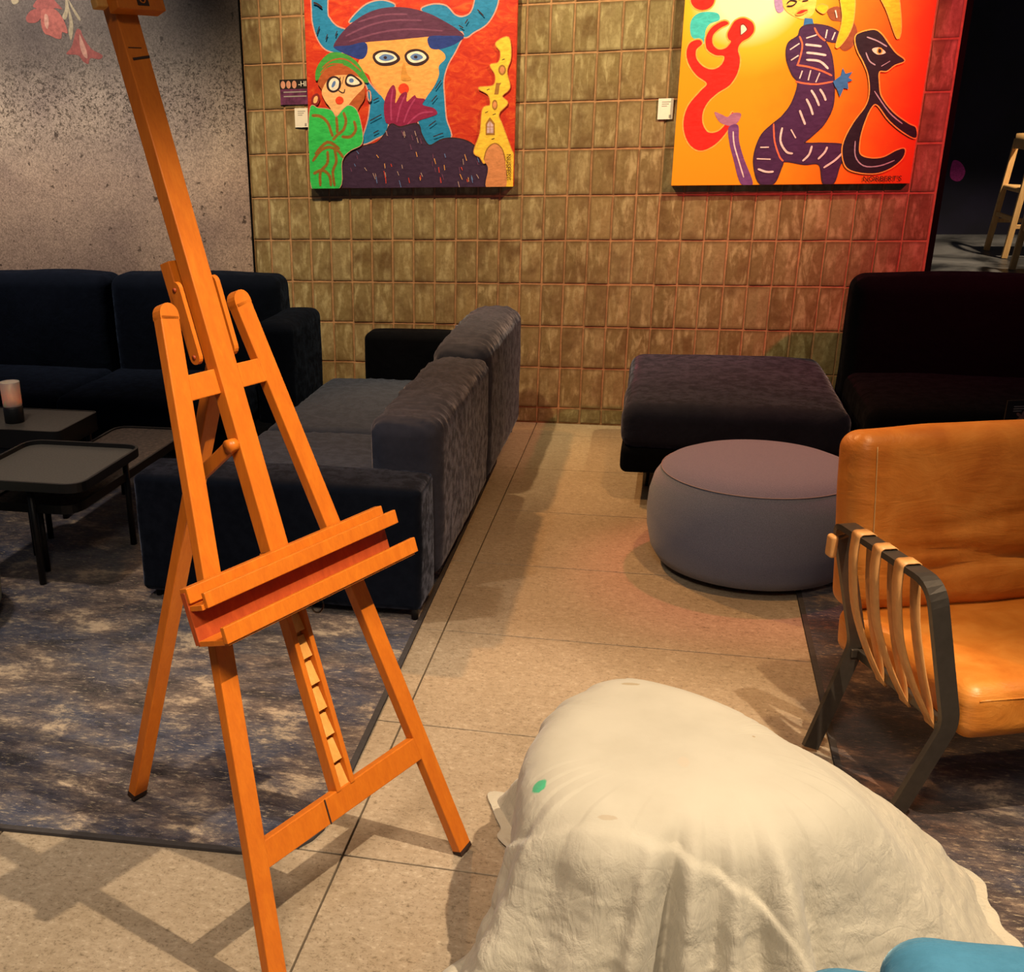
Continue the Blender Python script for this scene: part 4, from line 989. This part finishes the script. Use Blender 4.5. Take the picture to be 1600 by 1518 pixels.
ART2=[
('p','red2',1,[(-393,782),(-406,753),(-441,742),(-478,756),(-495,786),(-483,815),(-448,826),(-411,812)]),
('p','cyan',1,[(-488,697),(-464,727),(-424,735),(-374,727),(-365,700),(-403,686),(-421,656),(-419,607),(-455,622),(-482,642)]),
('p','red2',1,[(-307,609),(-319,621),(-325,640),(-318,659),(-297,693),(-261,703),(-223,683),(-213,652),(-229,625),(-260,607),(-274,578),(-261,532),(-268,477),(-297,430),(-344,400),(-383,364),(-403,320),(-400,271),(-372,233),(-329,236),(-298,268),(-272,318),(-274,272),(-295,227),(-341,177),(-399,154),(-448,179),(-479,235),(-485,297),(-467,354),(-421,410),(-396,441),(-443,475),(-482,524),(-496,572),(-484,611),(-447,623),(-431,605),(-454,582),(-449,543),(-412,508),(-370,499),(-338,518),(-331,551),(-371,558),(-409,585),(-416,632),(-393,672),(-346,695),(-325,683),(-360,665),(-386,639),(-385,604),(-360,581),(-328,584)]),
('p','white',0,[(-268,633),(-272,673),(-259,678),(-242,656)]),
('l','ink2',4,[(-268,633),(-272,673),(-259,678),(-242,656),(-268,633)]),
('p','mauve',1,[(-351,319),(-319,308),(-293,297),(-269,313),(-235,309),(-244,275),(-272,258),(-316,270),(-339,292)]),
('p','violet',1,[(-284,252),(-243,261),(-232,193),(-204,118),(-153,6),(-207,7),(-251,119),(-274,186)]),
('l','white2',6,[(-262,235),(-252,177),(-223,102),(-196,34)]),
('p','brick2',1,[(84,719),(129,732),(162,694),(191,677),(218,631),(210,578),(179,555),(153,574),(176,610),(178,648),(145,672),(105,681)]),
('p','lav',1,[(-138,755),(-137,819),(-74,861),(21,856),(-95,765),(-97,727),(-120,719)]),
('p','face',1,[(-117,803),(-107,765),(-96,735),(-65,709),(-7,687),(27,707),(35,752),(26,812),(-49,852)]),
('p','blue2',0,[(-6,693),(27,689),(40,652),(-8,654)]),
('p','violet2',1,[(-61,592),(-23,621),(-11,655),(44,662),(109,647),(154,613),(131,595),(87,602),(112,559),(129,512),(146,426),(152,331),(124,259),(81,212),(51,178),(135,174),(217,165),(229,120),(212,79),(196,7),(155,8),(129,88),(62,91),(-22,105),(-36,82),(-62,10),(-121,10),(-151,75),(-156,142),(-134,216),(-89,262),(-51,296),(-17,351),(-1,430),(-30,470),(-60,534)]),
('l','coral',7,[(-89,264),(-77,190),(-49,124),(-30,103)]),
('l','coral',7,[(143,433),(80,424),(23,429),(-14,438)]),
('l','coral',7,[(-18,505),(32,496),(90,478),(136,457)]),
('l','coral',7,[(-19,621),(-3,586),(-6,540),(-14,505)]),
('l','coral',7,[(39,653),(60,622),(91,598)]),
('l','white2',9,[(10,612),(52,624)]),
('l','white2',9,[(9,587),(37,583),(78,577)]),
('l','white2',9,[(17,554),(57,549),(102,540)]),
('l','white2',9,[(20,525),(77,517),(117,485)]),
('l','white2',9,[(1,449),(9,481)]),
('l','white2',9,[(38,441),(44,482)]),
('l','white2',9,[(71,432),(83,470)]),
('l','white2',9,[(-53,568),(-16,592)]),
('l','white2',9,[(-44,525),(-14,544)]),
('l','white2',9,[(90,609),(93,643)]),
('l','white2',9,[(118,601),(127,631)]),
('l','white2',9,[(16,318),(32,286),(47,257)]),
('l','white2',9,[(39,365),(59,333),(75,297)]),
('l','white2',9,[(55,401),(79,368),(97,334)]),
('l','white2',9,[(91,404),(110,379),(122,355)]),
('l','white2',9,[(-50,247),(-52,190),(-22,144),(8,135)]),
('l','white2',9,[(-12,238),(13,201)]),
('l','white2',9,[(-137,164),(-99,164)]),
('l','white2',9,[(-147,115),(-86,112)]),
('l','white2',9,[(-138,71),(-101,58),(-67,58)]),
('l','white2',9,[(53,102),(78,130),(86,167)]),
('l','white2',9,[(118,109),(143,137),(152,162)]),
('l','white2',9,[(147,72),(192,104),(221,136)]),
('l','white2',9,[(117,718),(127,688)]),
('l','ink',5,[(-86,753),(-71,765),(-47,759),(-61,744),(-85,743)]),
('l','ink',5,[(-36,766),(-17,780),(0,764),(-23,760)]),
('p','red2',1,[(-41,713),(-23,724),(1,724),(-18,712),(-35,709)]),
('p','yellow2',1,[(118,822),(151,687),(138,572),(176,610),(195,685),(177,819)]),
('p','yellow2',1,[(265,815),(326,709),(384,597),(388,662),(342,812)]),
('p','yellow2',1,[(40,729),(58,743),(83,731),(70,709)]),
('p','blue2',0,[(143,433),(172,456),(176,487),(191,463),(219,470),(205,447),(224,435),(204,428),(211,400),(191,405),(179,368),(163,402),(152,414)]),
('p','black',1,[(213,601),(225,623),(282,634),(316,616),(353,573),(385,538),(424,508),(387,492),(359,470),(328,467),(333,420),(350,365),(406,301),(476,252),(510,234),(515,192),(457,221),(395,270),(337,334),(310,311),(289,232),(285,168),(295,127),(337,110),(393,113),(445,141),(477,146),(473,108),(431,68),(370,46),(288,53),(240,79),(218,144),(225,201),(253,265),(292,327),(301,382),(287,453),(260,507),(229,555)]),
('p','white',1,[(287,559),(315,564),(344,543),(319,535),(298,543)]),
('p','black',1,[(326,550),(324,543),(320,541),(314,544),(312,550),(313,557),(317,559),(323,556)]),
('l','white3',5,[(259,607),(304,590),(346,566)]),
('l','white3',5,[(263,546),(283,511),(309,494)]),
('l','white3',5,[(333,488),(366,508)]),
('l','white3',5,[(267,184),(276,119),(317,78),(382,77),(443,100)]),
('l','white3',5,[(319,389),(391,301),(453,252)]),
]
HALO = dict(teal=('halo', .006), coat=('ink', .006), red2=('glow', .006), violet2=('coat', .006), black=('glow', .005), yellow2=('glow', .004), green2=('halo', .003), yellow=('ochre', .004))
def painting(x0, z0, wd, ht, art, ground, label, side):
    th = .030; y1 = -.0085; yf = y1 - th
    ob = thing('painting', label, 'painting', (x0 + wd / 2, y1, z0), 'figure paintings hung on the tiled wall')
    mb = MB(); box(mb, (x0 + wd / 2, y1 - th / 2, z0 + ht / 2), (wd / 2, th / 2, ht / 2), ground, None, .002); cv = link('canvas', mb, ob)
    mb = MB(); cx = x0 + wd / 2; cz = z0 + .0
    for n_, (k_, c_, e_, pts) in enumerate(art):
        pts = [(x / 1000, z / 1000) for x, z in pts]
        pl = lambda p, n_=n_: (cx + p[0], yf - .0004 - .00008 * n_, z0 + p[1])
        if k_ == 'p':
            poly = catmull([Vector(p) for p in pts], 5) if e_ else [Vector(p) for p in pts]
            if c_ in HALO:
                q = len(poly); hc, hw_ = HALO[c_]
                lf, rt = [], []
                for i in range(q):
                    d = poly[(i + 1) % q] - poly[i - 1]
                    if d.length < 1e-6: d = Vector((1, 0))
                    o_ = Vector((-d.y, d.x)).normalized() * hw_; lf.append(poly[i] + o_); rt.append(poly[i] - o_)
                for i in range(q):
                    k = (i + 1) % q
                    flat(mb, clip([lf[i], rt[i], rt[k], lf[k]], -wd / 2, wd / 2, .001, ht - .001), M['p_' + hc], lambda p, n_=n_: (cx + p[0], yf - .0004 - .00008 * n_ + .00004, z0 + p[1]))
            flat(mb, clip(poly, -wd / 2, wd / 2, .001, ht - .001), M['p_' + c_], pl)
        else:
            q = catmull([Vector(p) for p in pts], 4, False) if len(pts) > 2 else [Vector(p).lerp(Vector(pts[1]), 0) for p in pts]
            n = len(q); e_ = e_ / 1000; lf, rt = [], []
            for i, p in enumerate(q):
                d = (q[min(n - 1, i + 1)] - q[max(0, i - 1)]).normalized(); o_ = Vector((-d.y, d.x)) * e_ / 2 * (1 if 0 < i < n - 1 else .6)
                lf.append(p + o_); rt.append(p - o_)
            for i in range(n - 1): flat(mb, clip([lf[i], rt[i], rt[i + 1], lf[i + 1]], -wd / 2, wd / 2, .001, ht - .001), M['p_' + c_], pl)
    link('painted_figures', mb, ob)
    return ob, yf - .0004 - .00008 * len(art) - .0006
p1, yy1 = painting(-1.073, 1.183, 1.032, 1.06, ART1, M['ground1'], 'painting of a figure in a purple hat with teal horns on red ground', 0)
text('signature', 'NUSFEST', .030, M['p_sig'], p1, (-.075, yy1, 1.335), (PI / 2, PI / 2, 0))
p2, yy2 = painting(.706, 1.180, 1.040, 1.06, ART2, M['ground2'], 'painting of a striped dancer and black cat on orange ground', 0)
text('signature', "NORBERT'S", .032, M['p_sig'], p2, (1.545, yy2, 1.192), (PI / 2, 0, 0))
def card(x, z, label):
    t_ = thing('label_card', label, 'card', (x, -.0085, z - .045))
    mb = MB(); box(mb, (x, -.0105, z), (.034, .0016, .045), M['paper']); link('card', mb, t_)
    mb = MB()
    for k in range(3): box(mb, (x + .002 - .004 * k, -.0122, z + .030 - .009 * k), (.020 - .004 * k, .0002, .0018), M['print_grey'])
    box(mb, (x + .022, -.0122, z - .033), (.005, .0002, .007), M['print_grey'])
    o = link('print', mb, t_); o['kind'] = 'stuff'
card(-1.118, 1.520, 'small white label card at lower left of the red painting')
card(.655, 1.518, 'small white label card at lower left of the orange painting')
fy = thing('flyer', 'purple printed flyer with faces stuck beside the red painting', 'flyer', (-1.14, -.0085, 1.585))
mb = MB(); box(mb, (-1.146, -.0095, 1.640), (.078, .0008, .058), M['print_purple']); link('sheet', mb, fy)
mb = MB(); box(mb, (-1.146, -.0105, 1.676), (.078, .0002, .022), M['print_black'])
for k, x in enumerate((-1.207, -1.178, -1.148)):
    flat(mb, [Vector((x + .012 * math.cos(a * PI / 8), 1.674 + .018 * math.sin(a * PI / 8))) for a in range(16)], M['print_skin'], lambda p: (p[0], -.0111, p[1]))
for k in range(2): box(mb, (-1.146, -.0105, 1.640 - .02 * k), (.06, .0002, .0025), M['print_grey'])
o = link('print', mb, fy); o['kind'] = 'stuff'
text('lettering', '-HI', .034, M['paper'], fy, (-1.128, -.0112, 1.665), (PI / 2, 0, 0))

# ---------------------------------------------------------------- chairs in the far room
def bar_chair(x, y, label):
    c = thing('wooden_chair', label, 'chair', (x + .22, y + .28, .45))
    Z = .45
    def lg(p0, p1, wd=.040, dp=.032):
        mb = MB(); beam(mb, p0, p1, (1, 0, 0), wd, dp, M['ash'], .004); return link('leg', mb, c)
    lg((x - .02, y + .02, Z), (x + .055, y + .03, Z + .80)); lg((x - .02, y + .54, Z), (x + .055, y + .53, Z + .80))
    lg((x + .46, y + .02, Z), (x + .44, y + .03, Z + .45)); lg((x + .46, y + .54, Z), (x + .44, y + .53, Z + .45))
    for yy in (y + .02, y + .54):
        mb = MB(); beam(mb, (x + .0, yy, Z + .22), (x + .46, yy, Z + .22), (0, 0, 1), .03, .02, M['ash'], .003); link('stretcher', mb, c)
    mb = MB(); beam(mb, (x + .005, y + .03, Z + .27), (x + .005, y + .53, Z + .27), (0, 0, 1), .03, .02, M['ash'], .003); link('stretcher', mb, c)
    mb = MB(); rbox(mb, (x + .24, y + .28, Z + .465), (.23, .26, .02), .018, M['ash'], (8, 8, 2), lambda p, n: -.01 * max(0, n[2]) * (1 - (p[0] / .23) ** 2)); link('seat', mb, c)
    mb = MB(); sweep(mb, catmull([(x + .065, y - .015, Z + .775), (x + .03, y + .12, Z + .785), (x + .02, y + .28, Z + .79), (x + .03, y + .44, Z + .785), (x + .065, y + .575, Z + .775)], 4, False), (0, 0, 1), .105, .018, M['ash'], False, True); link('backrest', mb, c)
bar_chair(3.10, 3.45, 'blond wooden chair on the grey platform, farther of the two')
bar_chair(3.00, 2.30, 'blond wooden chair on the grey platform, nearer one at the edge')

# ---------------------------------------------------------------- draped cloth
CC = Vector((.83, -3.90))
OUT = [(.505, -3.930), (.520, -3.81), (.558, -3.675), (.660, -3.568), (.851, -3.612), (1.029, -3.752), (1.138, -3.93), (1.125, -4.03), (1.04, -4.115), (.91, -4.168), (.75, -4.20), (.61, -4.185), (.53, -4.07)]
pc = catmull([Vector((x, y)) - CC for x, y in OUT], 12)
pol = sorted([(math.atan2(p.y, p.x) % (2 * PI), p.length) for p in pc])
def per(tab, a):
    a %= 2 * PI
    for i in range(len(tab)):
        a0, v0 = tab[i - 1] if i else (tab[-1][0] - 2 * PI, tab[-1][1]); a1, v1 = tab[i]
        if a <= a1:
            t_ = (a - a0) / max(1e-6, a1 - a0); return v0 + (v1 - v0) * t_
    a0, v0 = tab[-1]; a1, v1 = tab[0][0] + 2 * PI, tab[0][1]; t_ = (a - a0) / max(1e-6, a1 - a0); return v0 + (v1 - v0) * t_
def smoothper(d):
    tab = [(math.radians(k), v_) for k, v_ in d]
    return lambda a: sum(per(tab, a + o_ * .05) for o_ in (-2, -1, 0, 1, 2)) / 5
flare = smoothper([(0, .31), (12, .35), (24, .38), (36, .30), (46, .14), (70, .05), (100, .05), (125, .09), (140, .16), (148, .10), (156, .015), (168, -.01), (180, -.015), (195, -.01), (207, .05), (220, .15), (228, .17), (240, .12), (260, .10), (280, .12), (300, .17), (320, .14), (340, .20)])
apron = smoothper([(0, .03), (25, .02), (48, .015), (90, .02), (140, .05), (163, .02), (185, .015), (205, .04), (224, .09), (250, .10), (290, .12), (320, .10), (340, .06)])
foldk = smoothper([(0, .7), (25, .6), (50, .5), (90, .6), (140, 1.5), (165, .4), (185, .35), (205, .8), (230, 1.3), (270, 1.3), (310, 1.2), (340, .9)])
RID = [(200, .012, 4), (211, .030, 5), (222, .036, 4), (234, -.036, 5), (246, .022, 4), (256, .026, 2.6), (262.5, -.080, 3.4), (270, .042, 3), (277, -.028, 3), (284, .032, 3), (291, -.014, 3), (299, .105, 5), (310, -.040, 5), (330, -.012, 7), (350, .012, 8), (8, -.014, 7), (27, .034, 6), (140, .045, 3.5), (147, -.025, 3), (154, .025, 3), (131, -.02, 3.5), (188, .008, 4)]
tent = smoothper([(0, .6), (10, 1), (34, 1), (46, .4), (60, 0), (305, 0), (335, .35)])
hem = smoothper([(0, 0), (160, 0), (178, .06), (190, .14), (197, .188), (210, .27), (222, .328), (229, .372), (239, .383), (251, .380), (271, .350), (282, .316), (291, .289), (298, .251), (304, .16), (310, .05), (316, 0), (359, 0)])
HT = .405
NT, NR = 460, 160
mb = MB(); vs_ = [(CC.x, CC.y, HT + .012)]; fs = []
F1, F2, F3 = .30, .44, .90
cols = []
for i in range(NT):
    a = 2 * PI * i / NT; rho = per(pol, a); deg = math.degrees(a); rr = .085; ca, sa = math.cos(a), math.sin(a)
    fl_ = flare(a); ap = apron(a); tn = tent(a); fk = foldk(a); zl = hem(a)
    R_, Z_ = [], []
    for j in range(1, NR + 1):
        u = j / NR
        if u <= F1: R_.append((rho - rr) * (u / F1)); Z_.append(HT + .012 * (1 - (u / F1) ** 2))
        elif u <= F2:
            t_ = (u - F1) / (F2 - F1) * PI / 2; R_.append(rho - rr + rr * math.sin(t_)); Z_.append(HT - rr + rr * math.cos(t_))
        elif u <= F3:
            q = (u - F2) / (F3 - F2); Z_.append((HT - rr) * (1 - q) + .006); R_.append(rho + fl_ * ((1 - tn) * (.45 * q + .55 * q ** 2) + tn * q ** .72))
        else:
            k = (u - F3) / (1 - F3); R_.append(rho + fl_ + ap * k); Z_.append(.006 + .018 * math.sin(PI * k) * (.5 + .5 * math.sin(7 * a)) * min(1, ap * 12))
    # let the sheet hang in an even curve over the rim
    hi = int(NR * F3)
    for _ in range(3):
        w_ = 5 + int(8 * min(1, fl_ / .3))
        for arr in (R_, Z_):
            cp = arr[:]
            for j in range(2, hi):
                k = min(w_, j, NR - 1 - j, max(1, hi - j)); arr[j] = sum(cp[j - k:j + k + 1]) / (2 * k + 1)
    fo = 0
    for c_, am, wd in RID:
        dd = (deg - c_ + 180) % 360 - 180; fo += am * math.exp(-(dd / wd) ** 2)
    col_ = []
    for j in range(NR):
        u = (j + 1) / NR; r_, z = R_[j], Z_[j]
        q = 0 if u <= F1 else min(1, (u - F1) / (F3 - F1))
        if q > 0:
            f_ = fo + fk * .006 * math.sin(17 * a + 1.3 * math.sin(3 * a)) + fk * .004 * math.sin(41 * a + 2 * math.sin(5 * a) + 3 * q)
            r_ += f_ * q ** .85
            p_ = Vector((ca * r_, sa * r_, z * 2)); r_ += q * .014 * noise.noise(p_ * 9) + q * .004 * noise.noise(p_ * 24) + q * .002 * noise.noise(p_ * 55)
            if zl > .01 and u <= F3: r_ += .012 * min(1, zl / .05) / (1 + math.exp(max(-40, min(40, (z - zl) / .0014))))
        else: z += .0015 * noise.noise(Vector((ca * r_ * 7, sa * r_ * 7, 0)))
        col_.append((CC.x + ca * r_, CC.y + sa * r_, max(z, .0115 if CC.x + ca * r_ > 1.18 else .003)))
    cols.append(col_)
for j in range(NR):
    for i in range(NT): vs_.append(cols[i][j])
for i in range(NT): fs.append((0, 1 + i, 1 + (i + 1) % NT))
for j in range(NR - 1):
    for i in range(NT):
        a = 1 + j * NT + i; b_ = 1 + j * NT + (i + 1) % NT; fs.append((a, a + NT, b_ + NT, b_))
mb.add(vs_, fs, M['cloth'])
o = link('drop_cloth', mb); tag(o, 'paint-stained cream cotton sheet draped over a low seat', 'cloth')
md = o.modifiers.new('thickness', 'SOLIDIFY'); md.thickness = .0016; md.offset = 1

# turquoise seat in the corner
bl = thing('stool', 'turquoise velvet seat with overlapping cushion in the lower right corner', 'stool', (1.37, -4.72, .009))
cush(bl, 'body', (1.255, -4.74, .26), (.32, .24, .215), .075, M['blue'], (.01, .01, .01), .006, 6, 51, (14, 12, 8))
cush(bl, 'cushion', (1.40, -4.70, .42), (.34, .25, .075), .06, M['blue'], (0, 0, .02), .010, 6, 52, (30, 26, 5), wr3)
for x, y in ((1.1, -4.58), (1.55, -4.58), (1.1, -4.90), (1.55, -4.90)): leg_peg(bl, x, y, .06, M['black'], .012, .014)
